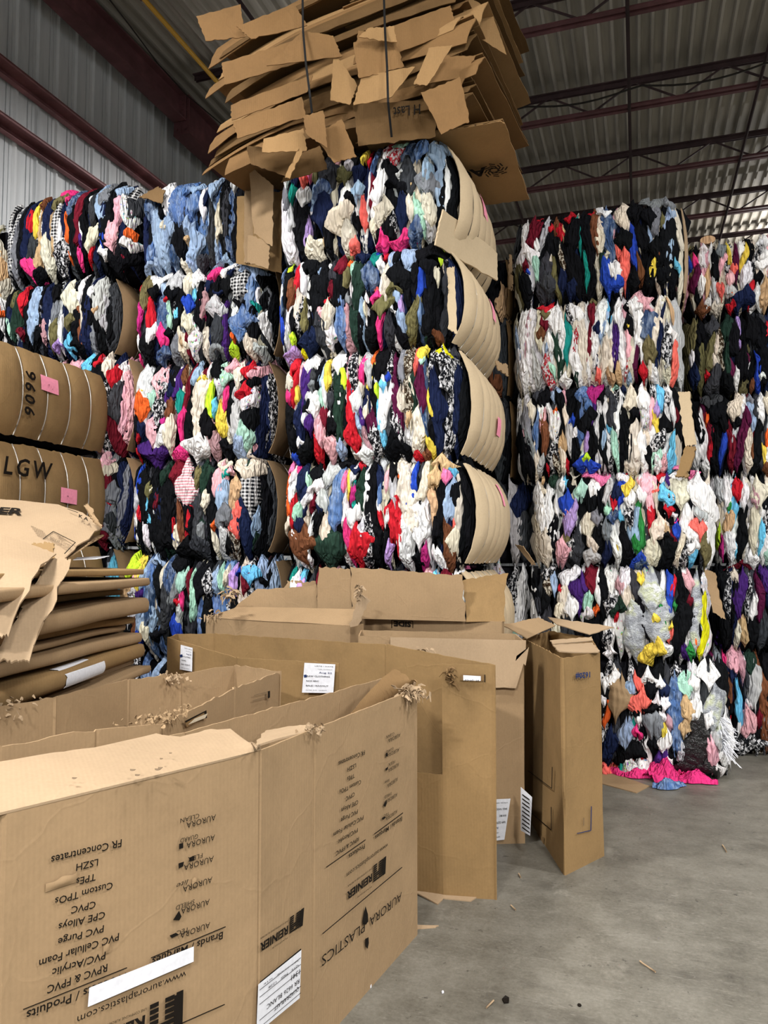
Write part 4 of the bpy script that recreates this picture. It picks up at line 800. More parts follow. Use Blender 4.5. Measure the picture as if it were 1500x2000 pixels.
class Face:
    def __init__(s, A, B, parent, off=.0055):
        s.A = np.array([A[0], A[1], 0.]); s.B = np.array([B[0], B[1], 0.]); d = s.B - s.A; s.d = d / np.linalg.norm(d)
        s.n = np.array([s.d[1], -s.d[0], 0.]); s.parent = parent; s.off = off
    def pix(s, px, py):
        r = ray(px, py)[:3]; o = np.array([0, 0, CAM_H]); k = np.dot(s.A - o, s.n) / np.dot(r, s.n); return o + r * k + s.n * s.off
    def text(s, txt, a, b, h, mat='ink', bold=0.0, name='printed_text', cap=.7, par=None, shear=0.0):
        p0, p1 = s.pix(*a), s.pix(*b); up = s.pix(a[0], a[1] + h) - p0; up = up - s.n * np.dot(up, s.n); hh = np.linalg.norm(up)
        x = p1 - p0; L = np.linalg.norm(x); x = x / L; u = np.cross(s.n, x); u = u * (1 if np.dot(u, up) > 0 else -1)
        V, Fc = curve_text(txt, 1, bold, shear); V[:, 0] -= V[:, 0].min(); V[:, 0] *= L / V[:, 0].max()
        pts = p0 + V[:, :1] * x + V[:, 1:2] * (hh / cap) * u
        return mesh(name, pts, Fc, M[mat], par or s.parent, False)
    def poly(s, pts, mat='ink', name='printed_mark', extra=0.0, par=None):
        P = [s.pix(*p) + s.n * extra for p in pts]; Q = [p - s.n * .001 for p in P]; n = len(P)
        return mesh(name, P + Q, [tuple(range(n)), tuple(reversed(range(n, 2*n)))] + [(i, (i+1) % n, n + (i+1) % n, n + i) for i in range(n)], M[mat], par or s.parent, False)
    def line(s, a, b, w, mat='ink', name='printed_rule'):
        a = np.array(a, float); b = np.array(b, float); n = np.array([-(b-a)[1], (b-a)[0]]); n = n / np.linalg.norm(n) * w / 2
        return s.poly([a - n, b - n, b + n, a + n], mat, name)
    def uv(s, q, u, v): q = [np.array(p, float) for p in q]; return (1-u)*(1-v)*q[0] + u*(1-v)*q[1] + u*v*q[2] + (1-u)*v*q[3]
    def logo(s, q):
        """striped block emblem; q = image corners tl, tr, br, bl"""
        rects = [(.80, 1, 0, 1), (.74, .8, .05, .95)]
        for k in range(8):
            v = k / 8
            segs = [(0, .74)]
            if k < 4: segs = [(0, .26), (.46, .74)]
            elif k in (6,): segs = [(.0, .30), (.46, .74)]
            rects += [(a, b, v + .015, v + .105) for a, b in segs]
        mb = MB()
        for a, b, c, d in rects:
            P = [s.pix(*s.uv(q, *w)) for w in ((a, c), (b, c), (b, d), (a, d))]; Q = [p - s.n*.001 for p in P]
            mb.add(P + Q, [(0,1,2,3), (7,6,5,4), (0,1,5,4), (1,2,6,5), (2,3,7,6), (3,0,4,7)])
        return mb.build('printed_logo', M['ink'], s.parent)
def C1p(x, y): return (x / 3.571 + 440, y / 3.571 + 1300)
def C2p(x, y): return (x / 3.571 + 440, y / 3.571 + 1620)
def Ap(x, y): return (x / 2.885, y / 2.885 + 1560)

# ---- carton 1: large printed carton in front
Z1 = 1.035
c1 = empty('open_carton', (0, 0, 0)); tag(c1, 'large brown carton nearest the camera, printed upside down with plastics product lists', 'cardboard box', 'standing open cartons')
P0, P1, P2, P3 = xy(8, 1587, Z1), xy(510, 1466, Z1), xy(615, 1424, Z1), xy(815, 1345, Z1)
P4, P5, P6, P7 = xy(775, 1316, Z1), xy(355, 1430, Z1), xy(-60, 1512, Z1), xy(-210, 1560, Z1)
wall(c1, [P7, P0, P1, P2, P3], 0, Z1, 'kraft', jag=.001, warp=.0012)
wall(c1, [P3, P4, P5, P6, P7], 0, [Z1, Z1, Z1, Z1, Z1], 'kraft', jag=.002)
# folded top flap
far = [(-90, 1505), (0, 1488), (105, 1470), (185, 1455), (305, 1426), (352, 1434), (400, 1424), (450, 1424), (502, 1462)]
ni = 33; PF = np.zeros((ni, 9, 3)); fx = np.linspace(0, 1, len(far))
a0, a1 = np.array(P0), np.array(P1); a0 = a0 - (a1 - a0) * .12
for i in range(ni):
    t = i / (ni-1); fp = (np.interp(t, fx, [f[0] for f in far]), np.interp(t, fx, [f[1] for f in far])); q = onZ(*fp, Z1 + .02)
    p = a0 + (a1 - a0) * t
    for j in range(9):
        s = j / 8; PF[i, j] = [p[0] + (q[0]-p[0])*s, p[1] + (q[1]-p[1])*s, Z1 + .002 + .016 * math.sin(s * 2.2) + .006 * math.sin(t * 9) * s]
flap_o = sheet('flap', PF + 0, .006, M['kraft_light'], c1, jag=.004, sharp=25)
mb = MB()
for px, py, r_ in ((145, 1519, .006), (259, 1503, .007), (268, 1513, .006), (308, 1502, .008), (313, 1499, .006), (315, 1481, .004), (333, 1470, .004)):
    p = onZ(px, py, Z1 + .028); mb.add([(p[0] + r_*math.cos(a)*(1.6 if k % 2 else .8), p[1] + r_*math.sin(a), p[2] - .002 + .002*(k % 2)) for k, a in enumerate(np.linspace(0, 6.28, 8)[:-1])], [tuple(range(7))])
mb.build('puncture', M['ink_brown'], flap_o)
# inner folded flap and torn corner
flap(c1, (onZ(683, 1395, 1.0), onZ(800, 1348, 1.0), atD(812, 1331, 3.42), atD(766, 1303, 3.50)), 'kraft_dark', cr=.008)
shreds(c1, onZ(803, 1352, Z1 + .0), 120, .04, (.026, .03, .014))
shreds(c1, onZ(612, 1425, Z1 + .005), 26, .022, (.02, .02, .006))
flap(c1, (onZ(500, 1450, Z1), onZ(610, 1427, Z1), onZ(600, 1415, Z1+.01), onZ(520, 1428, .97)), 'kraft_light', cr=.01)
fa, fb, fc = Face(P0, P1, c1), Face(P1, P2, c1), Face(P2, P3, c1)
Lp = [('FR Concentrates', 680, 225, 283, 322, 42), ('LSZH', 548, 335, 425, 365, 38), ('TPEs', 535, 418, 425, 445, 38), ('Custom TPOs', 630, 465, 305, 555, 38), ('CPVC', 535, 572, 398, 605, 38),
      ('CPE Alloys', 588, 630, 325, 700, 38), ('PVC Purge', 580, 708, 322, 785, 38), ('PVC Cellular Foam', 665, 752, 215, 905, 40), ('PVC/Acrylic', 590, 857, 290, 955, 40), ('RPVC & FPVC', 600, 925, 262, 1050, 42),
      ('Products / Produits', 705, 975, 145, 1192, 46), ('Brands / Marques', 1250, 745, 852, 893, 40)]
for t, x0, y0, x1, y1, h in Lp: fa.text(t, Ap(x0, y0), Ap(x1, y1), h / 2.885, bold=.012)
for t, x0, y0, x1, y1, h in [('AURORA', 1210, 85, 1045, 132, 32), ('CLEAN', 1117, 80, 1010, 110, 25), ('AURORA', 1205, 198, 1045, 245, 32), ('GUARD', 1110, 195, 1010, 222, 25), ('AURORA', 1198, 318, 1030, 370, 32), ('FLEX', 1135, 303, 1052, 328, 25),
      ('AURORA', 1190, 435, 1025, 492, 32), ('lite', 1055, 450, 988, 478, 26), ('AURORA', 1175, 560, 1015, 615, 32), ('SHIELD', 1090, 563, 985, 600, 25), ('AURORA', 1178, 690, 1010, 752, 32), ('TEC', 1060, 718, 990, 742, 25)]:
    fa.text(t, Ap(x0, y0), Ap(x1, y1), h / 2.885, shear=.0 if t != 'lite' else .3)
for q in ([(1004, 252), (1026, 246), (1026, 275), (1004, 281)], [(1000, 362), (1030, 352), (1026, 378), (1002, 390)], [(970, 680), (1003, 628), (1016, 660), (1004, 682)], [(950, 768), (985, 752), (1002, 762), (962, 782)], [(1060, 330), (1090, 318), (1088, 345), (1062, 352)]):
    fa.poly([Ap(*p) for p in q], name='printed_icon')
for a, b in (((710, 948), (125, 1183)), ((1265, 718), (845, 893)), ((1260, 1155), (700, 1400))): fa.line(Ap(*a), Ap(*b), 1.6)
fa.text('www.auroraplastics.com', Ap(1042, 965), Ap(430, 1222), 13.5, cap=.72)
fa.logo([Ap(840, 1155), Ap(1027, 1072), Ap(1020, 1330), Ap(835, 1420)])
fa.text('UNE COMPAGNIE AURORA', Ap(820, 1172), Ap(600, 1262), 5)
fa.text('REINIER', Ap(812, 1215), Ap(430, 1375), 24, bold=.03)
tp = fa.poly([Ap(495, 1060), Ap(1083, 828), Ap(1082, 912), Ap(487, 1167)], 'paper', 'white_tape', .002); tp['label'] = 'white tape strip'
for t, x0, y0, x1, y1, h in [('FR Concentrates', 965, 588, 780, 668, 30), ('LSZH', 903, 680, 842, 712, 28), ('TPEs', 893, 752, 842, 775, 28), ('Custom TPOs', 938, 795, 788, 865, 28), ('CPVC', 893, 880, 832, 915, 28),
      ('CPE Alloys', 918, 935, 800, 995, 28), ('PVC Purge', 915, 1000, 797, 1065, 28), ('PVC Cellular Foam', 955, 1042, 745, 1165, 28), ('PVC/Acrylic', 915, 1130, 778, 1215, 28), ('RPVC & FPVC', 922, 1192, 763, 1295, 28),
      ('Products', 965, 1240, 852, 1315, 32), ('Brands / Marques', 1225, 1050, 1037, 1185, 30)]:
    fc.text(t, C1p(x0, y0), C1p(x1, y1), h / 3.571, bold=.012)
for t, x0, y0, x1, y1, h in [('AURORA', 1213, 468, 1128, 510, 26), ('CLEAN', 1170, 463, 1115, 488, 20), ('AURORA', 1205, 570, 1118, 614, 26), ('GUARD', 1165, 567, 1112, 594, 20), ('AURORA', 1203, 673, 1128, 718, 26), ('FLEX', 1175, 657, 1130, 682, 20),
      ('AURORA', 1195, 775, 1122, 826, 26), ('lite', 1135, 788, 1103, 806, 20), ('AURORA', 1192, 883, 1112, 934, 26), ('SHIELD', 1152, 880, 1102, 908, 20), ('AURORA', 1192, 1000, 1112, 1056, 26), ('TEC', 1135, 1018, 1098, 1040, 20)]:
    fc.text(t, C1p(x0, y0), C1p(x1, y1), h / 3.571)
for q in ([(1112, 612), (1124, 606), (1124, 630), (1112, 636)], [(1110, 718), (1128, 704), (1124, 724), (1112, 732)], [(1095, 975), (1112, 938), (1118, 960), (1108, 985)], [(1083, 1063), (1103, 1050), (1112, 1058), (1092, 1074)]):
    fc.poly([C1p(*p) for p in q], name='printed_icon')
fc.line(C1p(970, 1213), C1p(695, 1405), 1.3); fc.line(C1p(1232, 1025), C1p(1032, 1173), 1.3); fc.line(C2p(1225, 262), C2p(670, 725), 1.3)
fc.text('www.auroraplastics.com', C2p(1125, 92), C2p(838, 302), 8.5)
fc.logo([C2p(1028, 248), C2p(1114, 184), C2p(1108, 306), C2p(1026, 368)])
fc.text('REINIER', C2p(1015, 305), C2p(840, 438), 14, bold=.035); fc.text('UNE COMPAGNIE AURORA', C2p(1018, 262), C2p(845, 388), 3.2); fc.text('PLASTIQUE', C2p(1012, 392), C2p(912, 466), 2.6)
fc.text('AURORA', C2p(1222, 432), C2p(1000, 612), 17, bold=-.004); fc.text('PLASTICS', C2p(965, 640), C2p(665, 880), 19, bold=-.004)
fc.poly([C2p(*p) for p in ((970, 535), (986, 590), (988, 640), (972, 662), (952, 660), (950, 640), (958, 590))], name='printed_icon')
fc.poly([C2p(*p) for p in ((968, 762), (990, 750), (992, 790), (984, 830), (972, 815))], name='printed_icon')
fb.logo([C2p(445, 608), C2p(540, 543), C2p(530, 668), C2p(440, 724)])
fb.text('REINIER', C2p(428, 668), C2p(233, 795), 15, bold=.035); fb.text('UNE COMPAGNIE AURORA', C2p(432, 626), C2p(235, 752), 3.2); fb.text('PLASTIQUE', C2p(425, 748), C2p(315, 822), 2.6)
fb.poly([C2p(232, 1058), C2p(517, 828), C2p(517, 845), C2p(232, 1075)], 'ink', 'printed_mark', .001)
lb = fb.poly([C2p(217, 1078), C2p(517, 838), C2p(505, 1172), C2p(203, 1420)], 'paper', 'paper_label', .002); lb['label'] = 'white shipping label'
fl = Face(P1, P2, lb, .0095)
for t, x0, y0, x1, y1, h in [('1341', 503, 968, 445, 1012, 36), ('RR 6626 BLANC', 500, 1035, 272, 1218, 30), ('QUADRAPLAST', 497, 1090, 325, 1232, 28), ('QTE   M05   1228', 495, 935, 285, 1090, 14), ('NO. CODE   QTE', 492, 905, 250, 1070, 8)]:
    fl.text(t, C2p(x0, y0), C2p(x1, y1), h / 3.571, name='label_text')
for k in range(5): fl.line(C2p(510, 890 + k*46 + (60 if k > 2 else 0)), C2p(222, 1115 + k*50 + (60 if k > 2 else 0)), .5)
# pale scuffs and tape over the first fold
# puckered tears in the printed side
for (x, y, s) in ((345, 470, 1.0), (600, 840, .6), (1095, 470, .55)):
    c = fa.pix(*Ap(x, y)); d = fa.d; mbv = []
    ni, nj = 9, 6; Pg = np.zeros((ni, nj, 3))
    for i in range(ni):
        for j in range(nj):
            u, v = (i/(ni-1) - .5), (j/(nj-1))
            Pg[i, j] = c + d*u*.075*s*(1 if x == 345 else .4) + np.array([0, 0, (v-.5)*.022*s*(1 if x == 345 else 2)]) + fa.n * (.007*s*math.sin(v*2.6) * (1-4*u*u) - .004)
    sheet('torn_liner', Pg, .002, M['kraft'], c1, jag=.002)
flap(c1, (onZ(808, 1815, .002), onZ(850, 1812, .002), onZ(850, 1808, .004), onZ(800, 1806, .004)), 'kraft_light', cr=.001, ni=4, nj=3)

# ---- carton 2: behind at left
Z2 = 1.07
c2 = empty('open_carton', (0, 0, 0)); tag(c2, 'long open carton with ragged rim and cut-out hand slots, directly behind the printed one', 'cardboard box', 'standing open cartons')
Q = [xy(-150, 1482, Z2), xy(0, 1458, Z2), xy(190, 1425, Z2), xy(320, 1403, Z2), xy(460, 1345, Z2), xy(548, 1312, Z2)]
wall(c2, Q, 0, [Z2, Z2, Z2, Z2 - .02, Z2, Z2], 'kraft', jag=.003, warp=.006, seed=8)
Qb = [xy(548, 1312, Z2), xy(460, 1299, Z2), xy(352, 1312, Z2), xy(250, 1327, Z2), xy(105, 1360, Z2), xy(-150, 1408, Z2)]
wall(c2, Qb, 0, [Z2, Z2, Z2 - .01, Z2, Z2, Z2], 'kraft', jag=.002, warp=.006, seed=9)
for px, py, n in ((320, 1402, 90), (290, 1402, 30), (350, 1385, 40), (250, 1412, 20)): shreds(c2, onZ(px, py, Z2 - .006), n // 2, .020, (.03, .03, .005), 'kraft')
shreds(c2, onZ(15, 1385, Z2 - .02), 50, .025, (.03, .06, .015)); shreds(c2, onZ(335, 1322, Z2 - .015), 50, .022, (.04, .02, .010))
f2 = Face(xy(320, 1403, Z2), xy(460, 1345, Z2), c2, .010)
h = f2.poly([(355, 1409), (396, 1389), (397, 1400), (360, 1420)], 'kraft_dark', 'hand_slot_shade'); f2.poly([(356, 1408), (398, 1387), (399, 1402), (395, 1403), (394, 1391), (357, 1411)], 'ink', 'hand_slot_shade', .001)  # slot drawn flat: brown patch, black edge painted as its inner shade
f2.poly([(375, 1403), (400, 1393), (395, 1402), (362, 1415)], 'clear', 'clear_tape', .002)
f2b = Face(xy(460, 1345, Z2), xy(548, 1312, Z2), c2, .010)
f2b.poly([(519, 1350), (523, 1349), (523, 1362), (519, 1364)], 'ink', 'hand_slot_shade', .001); f2b.line((490, 1368), (520, 1360), .8, 'ink_brown', 'score_line'); f2b.line((492, 1358), (519, 1351), .8, 'ink_brown', 'score_line')  # slot end is a black patch standing in for shade

# ---- carton 3: long collapsed carton with white bale labels
Z3 = 1.09
c3 = empty('open_carton', (0, 0, 0)); tag(c3, 'long folded carton with white clothing labels inside and a slotted narrow end panel', 'cardboard box', 'standing open cartons')
S0, S1, S2, S3, S4 = xy(327, 1245, Z3), xy(460, 1285, Z3), xy(660, 1296, Z3), xy(863, 1297, Z3), xy(966, 1299, Z3)
S0, S1, S2 = xy(327, 1245, 1.14), xy(460, 1285, 1.07), xy(660, 1296, 1.075)
S6, S7, S8 = xy(755, 1259, 1.14), xy(420, 1237, 1.14), xy(345, 1238, 1.14)
wall(c3, [S0, S1, S2], 0, [1.14, 1.07, 1.075], 'kraft_worn', seed=12, warp=.006); wall(c3, [S2, S3], 0, [.575, .565], 'kraft_worn', seed=12, warp=.003)
wall(c3, [S3, S4], 0, [Z3, Z3], 'kraft_worn', seed=13, warp=.004, name='end_panel')
wall(c3, [S4, S6, S7, S8, S0], 0, [Z3, 1.14, 1.14, 1.14, 1.14], 'kraft_worn', seed=14, warp=.006)
f3 = Face(S3, S4, c3, .010)
f3.poly([(900, 1317), (948, 1317), (948, 1329), (900, 1328)], 'kraft_dark', 'hand_slot_shade'); f3.poly([(946, 1317), (948, 1317), (948, 1332), (946, 1332)], 'ink', 'hand_slot_shade', .001)  # flat patch for the slot, shade inside painted brown and black
g = f3.poly([(905, 1318), (939, 1320), (939, 1329), (905, 1328)], 'paper', 'paper_label', .002); g['label'] = 'small white label'
Face(S3, S4, g, .014).text('03-92  N', (908, 1326), (935, 1327), 4, name='label_text')
shreds(c3, f3.pix(875, 1322), 26, .05, (.012, .006, .02), 'kraft_dark'); shreds(c3, onZ(825, 1270, Z3), 14, .035, (.02, .02, .01))
def bale_label(face, quad, rot=False, hand='Aug 22'):
    lab = face.poly(quad, 'paper', 'paper_label', .002); lab['label'] = 'white bale label'
    fl = Face(face.A[:2], face.B[:2], lab, face.off + .004)
    rows = [('LISTE / DATE', .10, .35, .95, 'ink', .028), ('CODE  TECHNIQUE', .20, .45, .92, 'ink', .02), (hand, .33, .50, .92, 'ink_blue', .05), ('RAW CLOTHING', .46, .12, .86, 'ink', .05), ('RAW BRIC', .62, .12, .52, 'ink', .045), ('BALE / RAGOUT', .78, .12, .84, 'ink', .045), ('AUTRE  RCN   RAGOUT', .92, .12, .8, 'ink', .022)]
    for t, v, u0, u1, m, hh in rows:
        if rot: a, b = fl.uv(quad, 1-u0, 1-v), fl.uv(quad, 1-u1, 1-v)
        else: a, b = fl.uv(quad, u0, v), fl.uv(quad, u1, v)
        H_ = hh * np.linalg.norm(np.array(quad[3]) - np.array(quad[0])) * (1 if rot else -1)
        fl.text(t, tuple(a), tuple(b), H_, m, .01, 'label_text')
    d = fl.uv(quad, .05, .44); 
    if not rot: fl.poly([(d[0]-2, d[1]-2), (d[0]+3, d[1]-3), (d[0]+4, d[1]+2), (d[0]-1, d[1]+3)], 'ink_blue', 'handwriting')
    return lab
bale_label(Face(S1, S2, c3, .010), [(597, 1294), (657, 1297), (653, 1353), (592, 1352)])
bale_label(Face(S0, S1, c3, .012), [(357, 1259), (380, 1265), (379, 1311), (355, 1307)])
flap(c3, (onZ(803, 1738, .012), onZ(855, 1766, .004), onZ(867, 1755, .004), onZ(880, 1736, .012)), 'kraft_light', cr=.002, name='floor_flap', edges='')
flap(c3, (onZ(866, 1738, .012), onZ(867, 1755, .004), onZ(919, 1760, .004), onZ(959, 1733, .012)), 'kraft_light', cr=.002, name='floor_flap', edges='')
mb = MB(); mb.box(-.02, .02, -.01, .01, 0, .03)

# ---- carton 4: behind, flap folded over
Z4 = 1.13
c4 = empty('open_carton', (0, 0, 0)); tag(c4, 'carton with light top flap folded down outside, between slotted carton and 1620# carton', 'cardboard box', 'standing open cartons')
T0, T1, T2, T3 = xy(700, 1242, 1.16), xy(1021, 1251, Z4), xy(1004, 1238, 1.16), xy(705, 1231, 1.18)
wall(c4, [T0, T1], 0, [1.16, Z4], 'kraft', seed=21); wall(c4, [T1, T2, T3, T0], 0, [Z4, 1.16, 1.18, 1.16], 'kraft', seed=22)
f4 = Face(T0, T1, c4, .03)
tl = [f4.pix(762, 1244), f4.pix(1026, 1250)]; g0 = f4.pix(762, 1325); g1 = f4.pix(1024, 1304); g2 = f4.pix(1006, 1341); g3 = f4.pix(762, 1341)
G = quadgrid(g3, g2, tl[1], tl[0], 22, 10); G[-1, :6] += (g1 - g2) * np.linspace(0, .75, 6)[:, None]; G[-1, 6:] = np.array([g1 + (tl[1]-g1)*k for k in np.linspace(.1, 1, 4)]); G[..., :] -= f4.n * np.linspace(0, .012, 10)[None, :, None]
fo = sheet('flap', crumple(G, .003, 6, 5), .006, M['kraft_light'], c4, jag=.003, sharp=25, jag_edges='bottom'); fo['label'] = 'light folded flap'
bale_label(Face(T0, T1, c4, .014), [(957, 1560), (996, 1558), (984, 1638), (957, 1641)], True, 'Aug 19')

# ---- carton 5 and 6: rear cartons with raised flaps
c5 = empty('open_carton', (0, 0, 0)); tag(c5, 'wide dusty carton with closed sloping top, behind the labelled carton at mid picture', 'cardboard box', 'standing open cartons')
U0, U1 = xy(402, 1207, 1.2), xy(684, 1222, 1.2); dn = np.array(U1) - np.array(U0); nb = np.array([-dn[1], dn[0]]) / np.linalg.norm(dn)
U2, U3 = np.array(U1) + nb * .16, np.array(U0) + nb * .16
wall(c5, [U0, U1], 0, 1.2, 'kraft', seed=31); wall(c5, [U1, U2, U3, U0], 0, 1.2, 'kraft', seed=32)
flap(c5, ((*U0, 1.2), (*U1, 1.2), (U2[0], U2[1], 1.29), (U3[0]+.12, U3[1], 1.27)), 'kraft', cr=.006)
shreds(c5, (U0[0]+.05, U0[1], 1.22), 30, .05, (.04, .02, .012))
fl5 = atD(690, 1228, 4.45); flap(c5, (atD(684, 1225, 4.48), atD(698, 1222, 4.48), atD(722, 1172, 4.46), atD(700, 1160, 4.46)), 'kraft_light', cr=.012, ni=8, nj=10)
shreds(c5, atD(703, 1155, 4.46), 22, .05, (.008, .01, .02), down=0)
c6 = empty('open_carton', (0, 0, 0)); tag(c6, 'rearmost wide carton with tall flaps standing up against the centre bale stack, marked SIDE', 'cardboard box', 'standing open cartons')
V0, V1 = atD(432, 1205, 5.30)[:2], atD(980, 1210, 4.60)[:2]; dn = np.array(V1) - np.array(V0); nb = np.array([-dn[1], dn[0]]) / np.linalg.norm(dn); zt = 1.6 - 113 / 1494 * 5.0
V2, V3 = np.array(V1) + nb * .06, np.array(V0) + nb * .07
wall(c6, [V0, V1], 0, [zt, zt], 'kraft', seed=41); wall(c6, [V1, V2, V3, V0], 0, [zt, zt, zt, zt], 'kraft', seed=42)
def upright(q, mat='kraft', **k): return flap(c6, q, mat, **k)
D6 = 4.78
upright((atD(433, 1206, 5.28), atD(620, 1203, 5.0), atD(618, 1143, 5.02), atD(500, 1152, 5.20)), cr=.006, ni=16)
upright((atD(545, 1175, 5.2), atD(619, 1175, 5.12), atD(617, 1137, 5.12), atD(562, 1133, 5.2)), cr=.004)
upright((atD(620, 1205, 4.96), atD(690, 1208, 4.88), atD(684, 1112, 4.88), atD(622, 1108, 4.96)), cr=.006)
upright((atD(688, 1208, 4.86), atD(910, 1214, 4.64), atD(904, 1123, 4.64), atD(684, 1109, 4.86)), cr=.004, ni=22)
upright((atD(910, 1214, 4.64), atD(984, 1213, 4.60), atD(990, 1118, 4.66), atD(903, 1134, 4.74)), 'kraft_worn', cr=.012)
f6 = Face(V0, V1, c6, .010); f6.text('SIDE', (804, 1215), (770, 1213), 9, bold=.04); 
for a, b in (((766, 1211), (807, 1213)), ((766, 1211), (766, 1226)), ((807, 1213), (807, 1226))): f6.line(a, b, 1.2)
f6.text('S  Z', (465, 1203), (438, 1201), 9, bold=.02)
shreds(c6, atD(445, 1160, 4.95), 40, .06, (.03, .02, .02))

# ---- carton 7: tall narrow 1620# carton at right
Z7 = 1.083
c7 = empty('open_carton', (0, 0, 0)); tag(c7, 'tall narrow carton marked 1620# upside down, rightmost of the open cartons', 'cardboard box', 'standing open cartons')
K0, K1, K2, K3, K4 = xy(1020, 1247, Z7), xy(1097, 1287, Z7), xy(1173, 1275, Z7), xy(1152, 1245, Z7), xy(1072, 1232, Z7)
Bm = onZ(1097, 1693, 0)
def leanwall(pts, seed, mat='kraft_worn'): return wall(c7, pts, 0, Z7, mat, seed=seed, warp=.006, jag=.002)
leanwall([K0, K1, K2], 51); leanwall([K2, K3, K4, K0], 52)
z = lambda px, py, d: atD(px, py, d)
flap(c7, (z(1030, 1247, 4.75), z(1086, 1220, 5.2), z(1052, 1204, 5.2), z(983, 1220, 4.8)), 'kraft', cr=.01)
flap(c7, (z(1086, 1219, 5.25), z(1152, 1240, 4.95), z(1200, 1227, 5.05), z(1070, 1205, 5.4)), 'kraft_light', cr=.01)
flap(c7, (z(1080, 1257, 4.35), z(1158, 1250, 4.55), z(1155, 1243, 4.6), z(1075, 1250, 4.45)), 'kraft_light', cr=.004, nj=4)
flap(c7, (z(1092, 1272, 4.12), z(1172, 1274, 4.16), z(1157, 1256, 4.45), z(1080, 1260, 4.35)), 'kraft_light', cr=.006)
f7 = Face(K1, K2, c7, .010); f7.text('1620#', (1149.5, 1312), (1121, 1315), 10.5, 'ink_blue', .03)
f7.line((1152, 1574), (1151, 1621), 1.4, 'ink_blue', 'printed_mark'); f7.line((1151, 1621), (1124, 1627), 1.4, 'ink_blue', 'printed_mark'); f7.line((1137, 1596), (1137, 1612), .8, 'ink_brown', 'printed_mark')
f7l = Face(K0, K1, c7, .010)
for a, b in (((1082, 1498), (1081, 1540)), ((1081, 1540), (1034, 1505)), ((1080, 1576), (1080, 1621)), ((1080, 1621), (1040, 1587))): f7l.line(a, b, 1.1)
f7l.poly([(1042, 1620), (1066, 1636), (1065, 1650), (1042, 1634)], 'kraft_dark', 'hand_slot_shade')  # slot opening as a flat patch, its shade put into the brown
lab = sheet('paper_label', quadgrid(z(1017, 1622, 4.28), z(1035, 1632, 4.2), z(1039, 1557, 4.2), z(1017, 1537, 4.28), 6, 6), .001, M['paper'], c7); lab['label'] = 'white paper label sticking out'
mb = MB()
for k in range(9):
    a = z(1020, 1552 + k*8, 4.262); b = z(1034, 1562 + k*8, 4.185); mb.bar(a, b, .002, .006)
mb.build('label_text', M['ink'], lab)

# ================================================================== FLATTENED CARTON PILE (left)
fw = ray(800, 1090)[:2]; fw = fw / np.linalg.norm(fw); A_ = -np.array([fw[0], fw[1]]); Lf = np.array([-fw[1], fw[0]])
TIP = atD(279, 1100, 4.42)[:2]
def flat_carton(z, th, ext, label, mat='kraft_worn', tilt=0.0, slope=0.0, Ln=1.8, Wd=1.25, skew=0.0, jag=.0):
    """knocked-down carton lying flat: two layers joined by a rounded fold at the aisle side"""
    r = empty('flattened_carton', (*TIP, z)); tag(r, label, 'flattened cardboard box', 'flattened cartons piled at the left')
    prof = [(Wd * (1 - k / 8), th) for k in range(8)]
    for k in range(7): a = math.pi/2 - math.pi * k / 6; prof.append((-.0 - math.cos(a) * th * .28, th/2 + math.sin(a) * th / 2))
    prof += [(Wd * (k+1) / 8, 0) for k in range(8)]
    ni = 20; P = np.zeros((ni, len(prof), 3))
    for i in range(ni):
        t = i / (ni-1); s = t * Ln
        for j, (u, zz) in enumerate(prof):
            u2 = u - ext + skew * s
            P[i, j] = [A_[0]*s + Lf[0]*u2, A_[1]*s + Lf[1]*u2, zz + slope * s + tilt * u + .005 * math.sin(s*3 + z*20) + .003*math.sin(u*5 + s*2)]
    P[..., 2] += waves(P, .004, 5, 3)
    sheet('folded_board', P, .006, M[mat], r, jag=jag or .004, sharp=50, jag_edges='ends')
    return r
zs = [(1.505, .030, .00, 'ragged flattened carton just under the white paper sheets', 'kraft_worn', .03, .0, .012, .02), (1.44, .045, .03, 'double flattened carton with a torn corrugated end, second from the top', 'kraft', .03, .0, .010, -.04),
      (1.385, .03, -.12, 'short thin flattened carton tucked above the plump one', 'kraft_worn', .02, 0, .006, .05), (1.285, .085, .02, 'thick rounded flattened carton, the plumpest of the pile', 'kraft', .02, 0, .004, 0),
      (1.235, .035, -.05, 'thin flattened carton below the plump rounded one', 'kraft_worn', .02, 0, .004, .06), (1.195, .03, -.10, 'very thin flattened carton with its edge set back', 'kraft', .01, 0, .004, -.03), (1.125, .055, -.01, 'flattened carton with a slit strip, above the labelled one', 'kraft', .015, 0, .004, .03),
      (1.03, .075, .0, 'flattened carton carrying a torn white paper label on its fold', 'kraft_worn', .015, 0, .004, 0), (.985, .035, -.05, 'thin flattened carton right under the labelled one', 'kraft_light', .0, 0, .004, .05), (.94, .04, .05, 'lowest visible flattened carton, just above the rim of the open carton', 'kraft', .0, 0, .006, .02)]
piles = []
for z_, th, ext, lab_, m_, tl_, sl_, jg, sk in zs: piles.append(flat_carton(z_, th, ext, lab_, m_, tl_, sl_, jag=jg, skew=sk))
zz = .14
for k in range(9):
    flat_carton(zz, .07, rng.uniform(-.05, .05), 'flattened carton in the hidden lower part of the pile at left', ['kraft', 'kraft_worn'][k % 2]); zz += .088
pr = empty('wooden_pallet', (*TIP, 0)); tag(pr, 'wooden pallet under the flattened carton pile', 'pallet')
